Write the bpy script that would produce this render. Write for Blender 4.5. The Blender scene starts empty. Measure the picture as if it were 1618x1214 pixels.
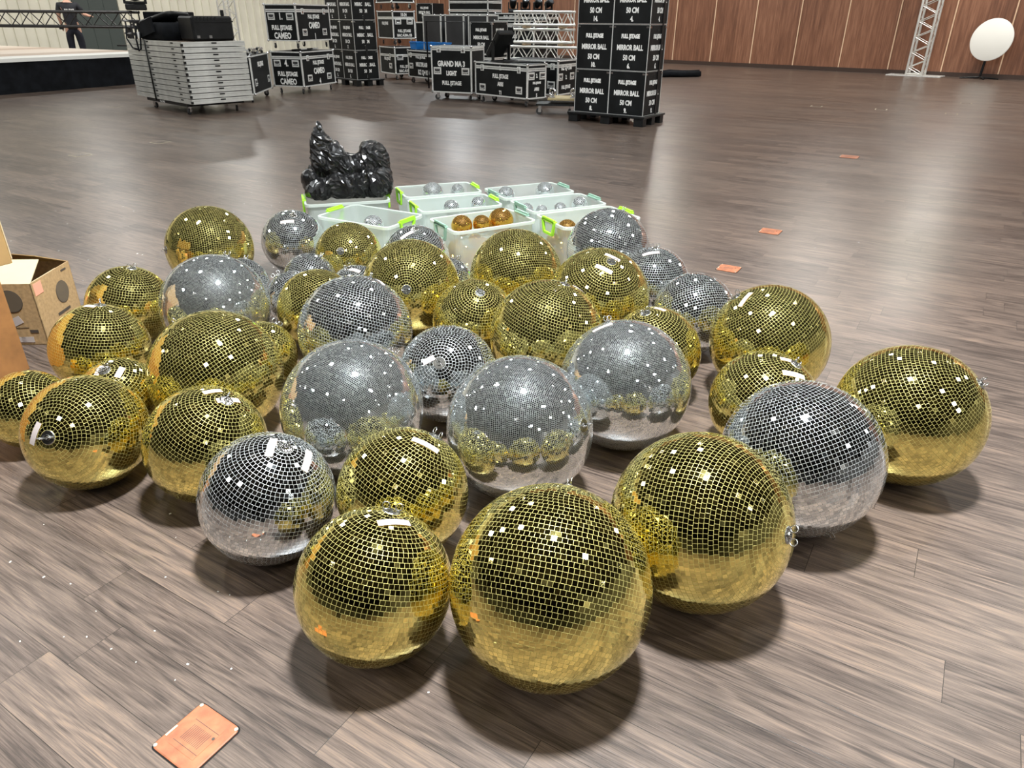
import bpy, math, random
from mathutils import Vector, Matrix
random.seed(7)
sc = bpy.context.scene
col = sc.collection
R = math.radians

# ------------------------------------------------------------------ camera
F_PX, PITCH, ROLL, CAM_H = 1122.4, R(27.338), R(0.4245), 1.5
cam = bpy.data.cameras.new('camera'); cam_o = bpy.data.objects.new('camera', cam); col.objects.link(cam_o)
cam.sensor_fit = 'HORIZONTAL'; cam.sensor_width = 36.0; cam.lens = 36.0*F_PX/1618.0
cam.clip_start = 0.05; cam.clip_end = 200
ct, st = math.cos(PITCH), math.sin(PITCH)
_fw = Vector((0, ct, -st)); _up = Vector((0, st, ct)); _rt = Vector((1, 0, 0))
_rt, _up = math.cos(ROLL)*_rt+math.sin(ROLL)*_up, -math.sin(ROLL)*_rt+math.cos(ROLL)*_up
M = Matrix((_rt, _up, -_fw)).transposed().to_4x4(); M.translation = (0, 0, CAM_H)
cam_o.matrix_world = M
sc.camera = cam_o

# ------------------------------------------------------------------ look, world
sc.view_settings.view_transform = 'Standard'; sc.view_settings.look = 'None'
sc.view_settings.gamma = 1.0; sc.view_settings.use_curve_mapping = False
sc.view_settings.exposure = 0.1
w = bpy.data.worlds.new('world'); sc.world = w; w.use_nodes = True
w.node_tree.nodes['Background'].inputs[0].default_value = (0.5, 0.52, 0.55, 1)
w.node_tree.nodes['Background'].inputs[1].default_value = 0.01
cy = sc.cycles
cy.use_denoising = True; cy.max_bounces = 7; cy.glossy_bounces = 5; cy.diffuse_bounces = 3
cy.transmission_bounces = 4; cy.transparent_max_bounces = 12; cy.sample_clamp_indirect = 4.0
cy.sample_clamp_direct = 0.0; cy.blur_glossy = 0.3

# ------------------------------------------------------------------ hall lamps, a regular grid hanging at 6 m
AZ = R(-31.38)
D1 = Vector((math.cos(AZ), math.sin(AZ), 0)); D2 = Vector((-math.sin(AZ), math.cos(AZ), 0))
LAMP0 = Vector((0.4, 1.9, 6.0))
POWER, MAIN = 88.0, 1130.0
for i in range(-4, 5):
    for j in range(-2, 6):
        p = LAMP0 + D1*(4.2*i) + D2*(5.6*j) + (D1*2.1 if j % 2 else Vector((0, 0, 0)))
        if j >= 3 and (i+j) % 2: continue
        if (p.x, p.y) != (LAMP0.x, LAMP0.y) and j < -1: continue
        l = bpy.data.lights.new('hall_or_fill_lamp', 'AREA'); l.shape = 'DISK'
        main = (i == 0 and j == 0)
        l.size = 0.60 if main else 0.46
        l.energy = MAIN if main else POWER*(3.0 if j >= 3 else 1.0)
        l.color = (1.0, 0.97, 0.9) if (i+j) % 3 else (0.93, 0.98, 1.0)
        o = bpy.data.objects.new('hall_or_fill_lamp', l); col.objects.link(o); o.location = p

for x_, y_ in ((-6.7, 31.3), (-9.9, 27.3), (-13.0, 23.4), (-15.8, 19.6), (-18.5, 15.5)):   # added fill row, outside the lamp grid, to brighten the ribbed wall
    l = bpy.data.lights.new('hall_or_fill_lamp', 'AREA'); l.shape = 'DISK'; l.size = 0.46; l.energy = 240; l.color = (1.0, 0.98, 0.93)
    o = bpy.data.objects.new('hall_or_fill_lamp', l); col.objects.link(o); o.location = (x_, y_, 6.2)

# ------------------------------------------------------------------ materials
MATS = {}
def mat(name, color=(0.5, 0.5, 0.5), rough=0.5, metal=0.0, spec=0.5, **kw):
    if name in MATS: return MATS[name]
    m = bpy.data.materials.new(name); m.use_nodes = True
    b = m.node_tree.nodes['Principled BSDF']
    b.inputs['Base Color'].default_value = (*color, 1); b.inputs['Roughness'].default_value = rough
    b.inputs['Metallic'].default_value = metal; b.inputs['Specular IOR Level'].default_value = spec
    for k, v in kw.items(): b.inputs[k.replace('_', ' ')].default_value = v
    MATS[name] = m; return m
def nt(m): return m.node_tree, m.node_tree.nodes['Principled BSDF']
def node(t, kind, **props):
    n = t.nodes.new(kind)
    for k, v in props.items(): setattr(n, k, v)
    return n
def mth(t, op, a, b=None, c=None):
    n = t.nodes.new('ShaderNodeMath'); n.operation = op
    for k, v in enumerate((a, b, c)):
        if v is None: continue
        if isinstance(v, (int, float)): n.inputs[k].default_value = v
        else: t.links.new(v, n.inputs[k])
    return n.outputs[0]
def ramp(t, fac, stops):
    n = t.nodes.new('ShaderNodeValToRGB'); e = n.color_ramp.elements
    while len(e) < len(stops): e.new(0.5)
    for k, (p, c) in enumerate(stops): e[k].position = p; e[k].color = (*c, 1)
    t.links.new(fac, n.inputs[0]); return n.outputs[0]
def noisy(name, color, rough=0.5, metal=0.0, amt=0.25, scale=6.0, bump=0.0, spec=0.5):
    m = mat(name, color, rough, metal, spec); t, b = nt(m)
    tc = node(t, 'ShaderNodeTexCoord'); n = node(t, 'ShaderNodeTexNoise')
    n.inputs['Scale'].default_value = scale; n.inputs['Detail'].default_value = 6
    t.links.new(tc.outputs['Object'], n.inputs['Vector'])
    lo = tuple(c*(1-amt) for c in color); hi = tuple(min(1, c*(1+amt)) for c in color)
    t.links.new(ramp(t, n.outputs['Fac'], [(0.3, lo), (0.7, hi)]), b.inputs['Base Color'])
    if bump:
        bp = node(t, 'ShaderNodeBump'); bp.inputs['Strength'].default_value = bump; bp.inputs['Distance'].default_value = 0.01
        t.links.new(n.outputs['Fac'], bp.inputs['Height']); t.links.new(bp.outputs[0], b.inputs['Normal'])
    return m

# dark walnut vinyl plank floor
def floor_material():
    m = mat('walnut_planks', rough=0.3); t, b = nt(m)
    tc = node(t, 'ShaderNodeTexCoord')
    def dot(vec):
        n = node(t, 'ShaderNodeVectorMath', operation='DOT_PRODUCT'); t.links.new(tc.outputs['Object'], n.inputs[0])
        n.inputs[1].default_value = vec; return n.outputs['Value']
    u, v = dot(tuple(D1)), dot(tuple(D2))
    W, L = 0.153, 0.923
    vr = mth(t, 'DIVIDE', mth(t, 'SUBTRACT', v, 0.052), W)
    row = mth(t, 'FLOOR', vr)
    wn = node(t, 'ShaderNodeTexWhiteNoise', noise_dimensions='1D'); t.links.new(row, wn.inputs['W'])
    ur = mth(t, 'ADD', mth(t, 'DIVIDE', u, L), wn.outputs['Value'])
    pl = mth(t, 'FLOOR', ur)
    cid = node(t, 'ShaderNodeCombineXYZ'); t.links.new(row, cid.inputs[0]); t.links.new(pl, cid.inputs[1])
    wn2 = node(t, 'ShaderNodeTexWhiteNoise', noise_dimensions='2D'); t.links.new(cid.outputs[0], wn2.inputs['Vector'])
    rnd = wn2.outputs['Value']
    # distance to seams
    fv = mth(t, 'FRACT', vr); fu = mth(t, 'FRACT', ur)
    dv = mth(t, 'MULTIPLY', mth(t, 'MINIMUM', fv, mth(t, 'SUBTRACT', 1.0, fv)), W)
    du = mth(t, 'MULTIPLY', mth(t, 'MINIMUM', fu, mth(t, 'SUBTRACT', 1.0, fu)), L)
    seam = mth(t, 'LESS_THAN', mth(t, 'MINIMUM', dv, du), 0.0009)
    # grain
    off = mth(t, 'MULTIPLY', rnd, 37.0)
    gv = node(t, 'ShaderNodeCombineXYZ')
    t.links.new(mth(t, 'ADD', mth(t, 'MULTIPLY', u, 1.1), off), gv.inputs[0])
    t.links.new(mth(t, 'MULTIPLY', v, 26.0), gv.inputs[1]); t.links.new(off, gv.inputs[2])
    n1 = node(t, 'ShaderNodeTexNoise'); n1.inputs['Scale'].default_value = 1.6; n1.inputs['Detail'].default_value = 9
    n1.inputs['Roughness'].default_value = 0.66; n1.inputs['Distortion'].default_value = 1.1
    t.links.new(gv.outputs[0], n1.inputs['Vector'])
    gf = node(t, 'ShaderNodeCombineXYZ')
    t.links.new(mth(t, 'MULTIPLY', u, 9.0), gf.inputs[0]); t.links.new(mth(t, 'MULTIPLY', v, 330.0), gf.inputs[1]); t.links.new(off, gf.inputs[2])
    n2 = node(t, 'ShaderNodeTexNoise'); n2.inputs['Scale'].default_value = 1.0; n2.inputs['Detail'].default_value = 5; n2.inputs['Roughness'].default_value = 0.7
    t.links.new(gf.outputs[0], n2.inputs['Vector'])
    # cathedral figure
    gw = node(t, 'ShaderNodeCombineXYZ')
    t.links.new(mth(t, 'ADD', mth(t, 'MULTIPLY', u, 0.9), off), gw.inputs[0])
    t.links.new(mth(t, 'ADD', mth(t, 'MULTIPLY', v, 6.0), mth(t, 'MULTIPLY', rnd, 9.0)), gw.inputs[1])
    n3 = node(t, 'ShaderNodeTexNoise'); n3.inputs['Scale'].default_value = 1.3; n3.inputs['Detail'].default_value = 1.5
    t.links.new(gw.outputs[0], n3.inputs['Vector'])
    rings = mth(t, 'SINE', mth(t, 'MULTIPLY', n3.outputs['Fac'], 60.0))
    f = mth(t, 'ADD', mth(t, 'ADD', 0.5, mth(t, 'MULTIPLY', mth(t, 'SUBTRACT', n1.outputs['Fac'], 0.5), 0.60)), mth(t, 'MULTIPLY', mth(t, 'SUBTRACT', n2.outputs['Fac'], 0.5), 0.62))
    f = mth(t, 'ADD', f, mth(t, 'MULTIPLY', rings, 0.042))
    f = mth(t, 'ADD', f, mth(t, 'MULTIPLY', mth(t, 'SUBTRACT', rnd, 0.5), 0.11))
    c = ramp(t, f, [(0.26, (0.016, 0.012, 0.010)), (0.40, (0.056, 0.041, 0.034)), (0.52, (0.108, 0.080, 0.065)),
                    (0.64, (0.168, 0.122, 0.095)), (0.8, (0.27, 0.175, 0.11))])
    mx = node(t, 'ShaderNodeMix', data_type='RGBA'); t.links.new(seam, mx.inputs[0]); t.links.new(c, mx.inputs[6])
    mx.inputs[7].default_value = (0.02, 0.015, 0.012, 1)
    t.links.new(mx.outputs[2], b.inputs['Base Color'])
    # wear of the lacquer
    sc_ = node(t, 'ShaderNodeTexNoise'); sc_.inputs['Scale'].default_value = 0.9; sc_.inputs['Detail'].default_value = 5
    t.links.new(tc.outputs['Object'], sc_.inputs['Vector'])
    rr = mth(t, 'ADD', mth(t, 'MULTIPLY', sc_.outputs['Fac'], 0.14), 0.21)
    t.links.new(mth(t, 'ADD', rr, mth(t, 'MULTIPLY', n2.outputs['Fac'], 0.08)), b.inputs['Roughness'])
    b.inputs['Specular IOR Level'].default_value = 0.42
    bp = node(t, 'ShaderNodeBump'); bp.inputs['Strength'].default_value = 0.25; bp.inputs['Distance'].default_value = 0.0015
    h = mth(t, 'SUBTRACT', n2.outputs['Fac'], mth(t, 'MULTIPLY', seam, 1.5))
    t.links.new(h, bp.inputs['Height']); t.links.new(bp.outputs[0], b.inputs['Normal'])
    return m
M_FLOOR = floor_material()

def wood_wall_material():
    m = mat('veneer_panels', rough=0.42); t, b = nt(m)
    tc = node(t, 'ShaderNodeTexCoord'); sp = node(t, 'ShaderNodeSeparateXYZ'); t.links.new(tc.outputs['Object'], sp.inputs[0])
    pid = mth(t, 'FLOOR', mth(t, 'DIVIDE', sp.outputs[0], 1.49))
    wn = node(t, 'ShaderNodeTexWhiteNoise', noise_dimensions='1D'); t.links.new(pid, wn.inputs['W'])
    cb = node(t, 'ShaderNodeCombineXYZ')
    t.links.new(mth(t, 'MULTIPLY', sp.outputs[0], 14.0), cb.inputs[0]); t.links.new(mth(t, 'MULTIPLY', wn.outputs['Value'], 20.0), cb.inputs[1])
    t.links.new(mth(t, 'MULTIPLY', sp.outputs[2], 0.8), cb.inputs[2])
    n = node(t, 'ShaderNodeTexNoise'); n.inputs['Scale'].default_value = 1.5; n.inputs['Detail'].default_value = 6; n.inputs['Roughness'].default_value = 0.62
    t.links.new(cb.outputs[0], n.inputs['Vector'])
    f = mth(t, 'ADD', n.outputs['Fac'], mth(t, 'MULTIPLY', mth(t, 'SUBTRACT', wn.outputs['Value'], 0.5), 0.14))
    t.links.new(ramp(t, f, [(0.3, (0.13, 0.052, 0.027)), (0.5, (0.21, 0.088, 0.047)), (0.7, (0.31, 0.145, 0.083))]), b.inputs['Base Color'])
    return m

def mirror(name, color, gap):
    a = mat(name, color, 0.03, 1.0)
    g = mat(name+'_gap', gap, 0.45, 0.35)
    return a, g
GOLD, GOLD_GAP = mirror('gold_mirror', (0.93, 0.80, 0.27), (0.52, 0.46, 0.15))
SILV, SILV_GAP = mirror('silver_mirror', (0.84, 0.88, 0.90), (0.56, 0.59, 0.59))
AMBER, AMBER_GAP = mirror('amber_mirror', (0.95, 0.60, 0.09), (0.35, 0.18, 0.03))
STEEL = mat('bright_steel', (0.75, 0.76, 0.77), 0.22, 1.0)
DULLSTEEL = noisy('brushed_aluminium', (0.80, 0.81, 0.79), 0.38, 0.45, 0.1, 20)
PAPER = mat('label_paper', (0.44, 0.38, 0.36), 0.85, 0, 0.2)
BLACKP = noisy('black_laminate', (0.006, 0.007, 0.0075), 0.5, 0, 0.5, 4, 0, 0.22)
BLACKB = noisy('black_plastic', (0.007, 0.0075, 0.008), 0.42, 0, 0.4, 8, 0, 0.3)
RUBBER = mat('black_rubber', (0.02, 0.02, 0.02), 0.6)
WHITEPAINT = mat('white_stencil', (0.80, 0.80, 0.78), 0.6)
CLOTHBLK = noisy('black_cloth', (0.006, 0.007, 0.009), 0.9, 0, 0.5, 5, 0, 0.15)
GREEN = mat('lime_plastic', (0.33, 0.72, 0.03), 0.4)
TEALGREY = mat('grey_green_plastic', (0.22, 0.36, 0.28), 0.4)
BLUE = mat('blue_plastic', (0.01, 0.16, 0.5), 0.4)
CREAM = noisy('cream_board', (0.56, 0.45, 0.28), 0.8, 0, 0.06, 5)
KRAFT = noisy('kraft_board', (0.34, 0.21, 0.085), 0.8, 0, 0.12, 9)
KRAFT_IN = noisy('kraft_dark', (0.28, 0.18, 0.09), 0.85, 0, 0.15, 9)
PINK = mat('pink_label', (0.75, 0.32, 0.22), 0.7)
INK = mat('dark_ink', (0.06, 0.045, 0.035), 0.7)

def plastic_material(name, tint, dens):
    m = bpy.data.materials.new(name); m.use_nodes = True; t = m.node_tree; t.nodes.clear()
    out = node(t, 'ShaderNodeOutputMaterial'); tr = node(t, 'ShaderNodeBsdfTransparent'); df = node(t, 'ShaderNodeBsdfDiffuse')
    tl = node(t, 'ShaderNodeBsdfTranslucent'); gl = node(t, 'ShaderNodeBsdfGlossy'); gl.inputs['Roughness'].default_value = 0.25
    tr.inputs[0].default_value = (0.92, 0.95, 0.95, 1)
    for n in (df, tl): n.inputs[0].default_value = (*tint, 1)
    m1 = node(t, 'ShaderNodeMixShader'); m1.inputs[0].default_value = 0.5
    m2 = node(t, 'ShaderNodeMixShader'); m2.inputs[0].default_value = dens
    m3 = node(t, 'ShaderNodeMixShader'); m3.inputs[0].default_value = 0.06
    L = t.links.new
    L(df.outputs[0], m1.inputs[1]); L(tl.outputs[0], m1.inputs[2]); L(tr.outputs[0], m2.inputs[1]); L(m1.outputs[0], m2.inputs[2])
    L(m2.outputs[0], m3.inputs[1]); L(gl.outputs[0], m3.inputs[2]); L(m3.outputs[0], out.inputs[0])
    return m
FROST = plastic_material('frosted_plastic', (0.80, 0.84, 0.80), 0.32)
FROST_RIM = plastic_material('frosted_rim', (0.80, 0.84, 0.80), 0.65)

# ------------------------------------------------------------------ mesh helpers
class MB:
    """collects shapes and links them as one mesh object"""
    def __init__(s): s.v = []; s.f = []; s.m = []; s.s = []; s.mats = []
    def slot(s, m):
        if m not in s.mats: s.mats.append(m)
        return s.mats.index(m)
    def add(s, vs, fs, m, smooth=False, T=None):
        k = len(s.v); mi = s.slot(m)
        s.v += [tuple(T @ Vector(p)) if T else tuple(p) for p in vs]
        s.f += [tuple(i+k for i in f) for f in fs]; s.m += [mi]*len(fs); s.s += [smooth]*len(fs)
        return s
    def box(s, lo, hi, m, T=None, bev=0.0):
        x0, y0, z0 = lo; x1, y1, z1 = hi
        if not bev:
            vs = [(x0,y0,z0),(x1,y0,z0),(x1,y1,z0),(x0,y1,z0),(x0,y0,z1),(x1,y0,z1),(x1,y1,z1),(x0,y1,z1)]
            return s.add(vs, [(3,2,1,0),(4,5,6,7),(0,1,5,4),(1,2,6,5),(2,3,7,6),(3,0,4,7)], m, False, T)
        b = bev; vs = []
        idx = {}
        for ix, x in ((0, x0), (1, x1)):
            for iy, y in ((0, y0), (1, y1)):
                for iz, z in ((0, z0), (1, z1)):
                    sx, sy, sz = (1-2*ix), (1-2*iy), (1-2*iz)
                    for a, p in (('x', (x, y+sy*b, z+sz*b)), ('y', (x+sx*b, y, z+sz*b)), ('z', (x+sx*b, y+sy*b, z))):
                        idx[(ix, iy, iz, a)] = len(vs); vs.append(p)
        g = lambda *k: idx[k]
        fs = []
        for i in (0, 1):
            q = [g(i,0,0,'x'), g(i,1,0,'x'), g(i,1,1,'x'), g(i,0,1,'x')]; fs.append(tuple(q if i else q[::-1]))
            q = [g(0,i,0,'y'), g(0,i,1,'y'), g(1,i,1,'y'), g(1,i,0,'y')]; fs.append(tuple(q if i else q[::-1]))
            q = [g(0,0,i,'z'), g(1,0,i,'z'), g(1,1,i,'z'), g(0,1,i,'z')]; fs.append(tuple(q if i else q[::-1]))
        for i in (0, 1):
            for j in (0, 1):
                sgn = (i+j) % 2
                q = [g(i,j,0,'x'), g(i,j,0,'y'), g(i,j,1,'y'), g(i,j,1,'x')]; fs.append(tuple(q[::-1] if sgn else q))
                q = [g(i,0,j,'x'), g(i,0,j,'z'), g(i,1,j,'z'), g(i,1,j,'x')]; fs.append(tuple(q if sgn else q[::-1]))
                q = [g(0,i,j,'y'), g(0,i,j,'z'), g(1,i,j,'z'), g(1,i,j,'y')]; fs.append(tuple(q[::-1] if sgn else q))
                for k in (0, 1):
                    q = [g(i,j,k,'x'), g(i,j,k,'y'), g(i,j,k,'z')]; fs.append(tuple(q if (i+j+k) % 2 else q[::-1]))
        return s.add(vs, fs, m, False, T)
    def tube(s, p0, p1, r, m, n=8, r1=None, T=None, smooth=True):
        p0, p1 = Vector(p0), Vector(p1); d = (p1-p0).normalized()
        a = d.orthogonal().normalized(); b = d.cross(a); r1 = r if r1 is None else r1
        vs = []
        for p, rr in ((p0, r), (p1, r1)):
            for k in range(n):
                t = 2*math.pi*k/n; vs.append(p + (a*math.cos(t)+b*math.sin(t))*rr)
        s.add(vs, [(k, (k+1) % n, n+(k+1) % n, n+k) for k in range(n)], m, smooth, T)
        s.add(vs, [tuple(range(n))[::-1], tuple(range(n, 2*n))], m, False, T); return s
    def path(s, pts, r, m, n=6, closed=False, T=None):
        pts = [Vector(p) for p in pts]; N = len(pts); vs = []; prev = None
        for i, p in enumerate(pts):
            d = ((pts[(i+1) % N]-pts[i-1]) if closed else (pts[min(i+1, N-1)]-pts[max(i-1, 0)])).normalized()
            a = (prev - d*prev.dot(d)).normalized() if prev and (prev - d*prev.dot(d)).length > 1e-4 else d.orthogonal().normalized()
            prev = a; b = d.cross(a)
            vs += [p+(a*math.cos(2*math.pi*k/n)+b*math.sin(2*math.pi*k/n))*r for k in range(n)]
        fs = []
        for i in range(N if closed else N-1):
            j = (i+1) % N
            fs += [(i*n+k, i*n+(k+1) % n, j*n+(k+1) % n, j*n+k) for k in range(n)]
        if not closed: fs += [tuple(range(n))[::-1], tuple(range((N-1)*n, N*n))]
        return s.add(vs, fs, m, True, T)
    def ring(s, c, nrm, R_, r, m, T=None, n=18, k=6):
        nrm = Vector(nrm).normalized(); a = nrm.orthogonal().normalized(); b = nrm.cross(a); c = Vector(c)
        return s.path([c+(a*math.cos(2*math.pi*i/n)+b*math.sin(2*math.pi*i/n))*R_ for i in range(n)], r, m, k, True, T)
    def lathe(s, prof, m, n=24, T=None, smooth=True):
        vs = []; fs = []
        for r, z in prof: vs += [(r*math.cos(2*math.pi*k/n), r*math.sin(2*math.pi*k/n), z) for k in range(n)]
        for i in range(len(prof)-1):
            fs += [(i*n+k, i*n+(k+1) % n, (i+1)*n+(k+1) % n, (i+1)*n+k) for k in range(n)]
        fs += [tuple(range(n))[::-1], tuple(range((len(prof)-1)*n, len(prof)*n))]
        return s.add(vs, fs, m, smooth, T)
    def text(s, body, size, m, T, bold=0.0, align='CENTER', ext=0.001, wid=None):
        cu = bpy.data.curves.new('t', 'FONT'); cu.body = body; cu.size = size; cu.align_x = align; cu.align_y = 'CENTER'
        cu.extrude = ext; cu.offset = bold; cu.resolution_u = 2
        o = bpy.data.objects.new('t', cu); col.objects.link(o)
        me = bpy.data.meshes.new_from_object(o.evaluated_get(bpy.context.evaluated_depsgraph_get()))
        vs = [v.co.copy() for v in me.vertices]; fs = [tuple(p.vertices) for p in me.polygons]
        if wid and vs:
            w0 = max(v.x for v in vs)-min(v.x for v in vs)
            for v in vs: v.x *= wid/w0
        elif vs:
            for v in vs: v.x *= 0.74
        bpy.data.objects.remove(o); bpy.data.curves.remove(cu); bpy.data.meshes.remove(me)
        return s.add(vs, fs, m, False, T)
    def mesh(s, name):
        me = bpy.data.meshes.new(name); me.from_pydata(s.v, [], s.f)
        for m in s.mats: me.materials.append(m)
        me.polygons.foreach_set('material_index', s.m); me.polygons.foreach_set('use_smooth', s.s); me.update()
        return me
    def build(s, name, parent=None, loc=(0, 0, 0), rz=0.0):
        o = bpy.data.objects.new(name, s.mesh(name)); col.objects.link(o); o.location = loc; o.rotation_euler = (0, 0, rz)
        if parent: o.parent = parent
        return o
def link(name, me, parent=None, loc=(0, 0, 0), rot=None):
    o = bpy.data.objects.new(name, me); col.objects.link(o); o.location = loc
    if rot: o.rotation_euler = rot
    if parent: o.parent = parent
    return o
def tag(o, label=None, cat=None, group=None, kind=None):
    if label: o['label'] = label
    if cat: o['category'] = cat
    if group: o['group'] = group
    if kind: o['kind'] = kind
    return o
def empty(name, loc, label, cat, group=None, rz=0.0):
    o = bpy.data.objects.new(name, None); col.objects.link(o); o.location = loc; o.rotation_euler = (0, 0, rz); o.empty_display_size = 0.1
    return tag(o, label, cat, group)
def copy_tree(o, parent=None):
    kids = list(o.children)
    c = o.copy(); col.objects.link(c)
    if parent: c.parent = parent
    for k in kids: copy_tree(k, c)
    return c
def basis(x, y, z, o): 
    m = Matrix((Vector(x), Vector(y), Vector(z))).transposed().to_4x4(); m.translation = Vector(o); return m
def onto_left(s_, z, off=0.003):   # text plane on the face x = 0, s_ = distance from the near corner
    return basis((0, -1, 0), (0, 0, 1), (-1, 0, 0), (-off, s_, z))
def onto_right(s_, z, off=0.003):  # text plane on the face y = 0
    return basis((1, 0, 0), (0, 0, 1), (0, -1, 0), (s_, -off, z))

# ------------------------------------------------------------------ the hall
E1 = Vector((0.777, -0.629, 0)).normalized(); E2 = Vector((-E1.y, E1.x, 0))
P0 = Vector((-7.4, 39.7, 0)); LEN, HGT = 46.0, 6.6
WALL_AZ = math.atan2(E1.y, E1.x)
def hall(s, t, z=0.0): return P0 + E1*s - E2*t + Vector((0, 0, z))
b = MB(); q = [hall(0, 0), hall(LEN, 0), hall(LEN, LEN), hall(0, LEN)]
b.add(q, [(3, 2, 1, 0)], M_FLOOR)
tag(b.build('floor'), 'dark walnut plank floor of the hall', kind='structure')
def ceiling_material():
    m = mat('dark_ceiling', (0.02, 0.021, 0.022), 0.8); t, b_ = nt(m)
    tc = node(t, 'ShaderNodeTexCoord'); mp = node(t, 'ShaderNodeMapping'); mp.inputs['Rotation'].default_value = (0, 0, -AZ)
    br = node(t, 'ShaderNodeTexBrick'); br.inputs['Scale'].default_value = 1.0; br.inputs['Brick Width'].default_value = 1.9; br.inputs['Row Height'].default_value = 1.3
    br.inputs['Mortar Size'].default_value = 0.07; br.inputs['Color1'].default_value = (0.004, 0.004, 0.004, 1); br.inputs['Color2'].default_value = (0.07, 0.07, 0.066, 1)
    br.inputs['Bias'].default_value = -0.35; br.inputs['Mortar'].default_value = (0.11, 0.11, 0.10, 1)
    t.links.new(tc.outputs['Object'], mp.inputs[0]); t.links.new(mp.outputs[0], br.inputs[0]); t.links.new(br.outputs[0], b_.inputs['Base Color'])
    return m
b = MB(); b.add([p+Vector((0, 0, HGT)) for p in q], [(0, 1, 2, 3)], ceiling_material())
tag(b.build('ceiling'), 'dark ceiling of the hall', kind='structure')
M_VENEER = wood_wall_material()
b = MB(); b.box((0, 0, 0.12), (LEN, 0.2, HGT), M_VENEER)
tag(b.build('wall_right', None, P0, WALL_AZ), 'brown wood veneer wall with thin vertical battens', kind='structure')
b = MB(); b.box((0, -0.012, 0), (LEN, 0.2, 0.12), mat('dark_skirting', (0.05, 0.028, 0.02), 0.4))
tag(b.build('baseboard_right', None, P0, WALL_AZ), 'dark baseboard of the wood wall', kind='structure')
# battens between the panels
M_BATTEN = mat('pale_batten', (0.72, 0.50, 0.33), 0.5)
s4 = (Vector((8.93, 25.9, 0))-P0).dot(E1)
n_ = 0
for k in range(-14, 16):
    s_ = s4 + 0.16 + 1.492*k
    if 0.3 < s_ < LEN-0.3:
        n_ += 1
        b = MB(); b.box((s_-0.016, -0.02, 0.12), (s_+0.016, 0.0, HGT), M_BATTEN)
        tag(b.build('trim_%d' % n_, None, P0, WALL_AZ), 'thin pale vertical batten on the wood wall', kind='structure')
# ribbed metal wall
M_RIB = noisy('ribbed_metal', (0.80, 0.77, 0.64), 0.5, 0, 0.08, 1.0)
b = MB(); vs = []; prof = []; x = 0.0
while x < LEN:
    prof += [(x, 0), (x+0.27, 0), (x+0.285, -0.05), (x+0.325, -0.05)]; x += 0.34
vs = [(px_, py_, z) for z in (0, HGT) for px_, py_ in prof]; n = len(prof)
b.add(vs, [(i, i+1, n+i+1, n+i) for i in range(n-1)], M_RIB)
tag(b.build('wall_left', None, hall(0, LEN), WALL_AZ+R(90)), 'pale ribbed metal wall behind the stage', kind='structure')
for nm, o_, rz in (('wall_back', hall(LEN, LEN), WALL_AZ+R(180)), ('wall_front', hall(LEN, 0), WALL_AZ-R(90))):
    b = MB(); b.box((0, 0, 0), (LEN, 0.2, HGT), mat('grey_wall', (0.10, 0.095, 0.09), 0.7))
    tag(b.build(nm, None, o_, rz), 'plain dark wall of the hall', kind='structure')

# ------------------------------------------------------------------ mirror balls
def tiled_mesh(name, r, p, tm, gm, tilt=1.0, fill=0.468):
    rnd = random.Random(int(r*1000)+int(p*10000)); vs = []; fs = []; mi = []
    n = max(6, round(math.pi*r/p)); dth = math.pi/n; loops = []
    for i in range(1, n-1):
        th = dth*(i+0.5); nt_ = max(6, round(2*math.pi*r*math.sin(th)/p)); off = rnd.random()
        hw = fill*2*math.pi/nt_; hh = dth*fill; up = []; dn = []
        for k in range(nt_):
            ph = (k+off)*2*math.pi/nt_
            q = []
            for a, c in ((th-hh, ph-hw), (th-hh, ph+hw), (th+hh, ph+hw), (th+hh, ph-hw)):
                q.append(Vector((r*math.sin(a)*math.cos(c), r*math.sin(a)*math.sin(c), r*math.cos(a))))
            cen = sum(q, Vector())/4; ax = Vector((rnd.uniform(-1, 1), rnd.uniform(-1, 1), rnd.uniform(-1, 1))).normalized()
            Rm = Matrix.Rotation(R(tilt)*rnd.gauss(0, 1), 3, ax)
            b0 = len(vs)
            for v in q: vs.append(Rm @ (v-cen)+cen)
            fs.append((b0, b0+3, b0+2, b0+1)); mi.append(0)
            up += [(ph-hw, b0), (ph+hw, b0+1)]; dn += [(ph-hw, b0+3), (ph+hw, b0+2)]
        m = len(up)
        for k in range(nt_):
            a, c = (2*k+1) % m, (2*k+2) % m
            fs.append((up[a][1], dn[a][1], dn[c][1], up[c][1])); mi.append(1)
        loops.append((up, dn))
    for (u0, A), (Bq, d1) in zip(loops, loops[1:]):
        ia = ib = 0; na, nb = len(A), len(Bq)
        # start b at the vertex nearest in angle to A[0]
        two = 2*math.pi; j0 = min(range(nb), key=lambda j: abs((Bq[j][0]-A[0][0]+math.pi) % two - math.pi))
        b_at = lambda j: Bq[(j0+j) % nb][0] + two*((j0+j)//nb)
        shift = round((A[0][0]-b_at(0))/two)*two
        while ia < na or ib < nb:
            pa = A[(ia+1) % na][0]+two*((ia+1)//na); pb = b_at(ib+1)+shift
            va, vb = A[ia % na][1], Bq[(j0+ib) % nb][1]
            if ib >= nb or (ia < na and pa <= pb): fs.append((va, vb, A[(ia+1) % na][1])); ia += 1
            else: fs.append((va, vb, Bq[(j0+ib+1) % nb][1])); ib += 1
            mi.append(1)
    fs.append(tuple(v for _, v in loops[0][0])); mi.append(1)
    fs.append(tuple(v for _, v in loops[-1][1])[::-1]); mi.append(1)
    me = bpy.data.meshes.new(name); me.from_pydata([tuple(v) for v in vs], [], fs)
    me.materials.append(tm); me.materials.append(gm); me.polygons.foreach_set('material_index', mi); me.update()
    return me
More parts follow.
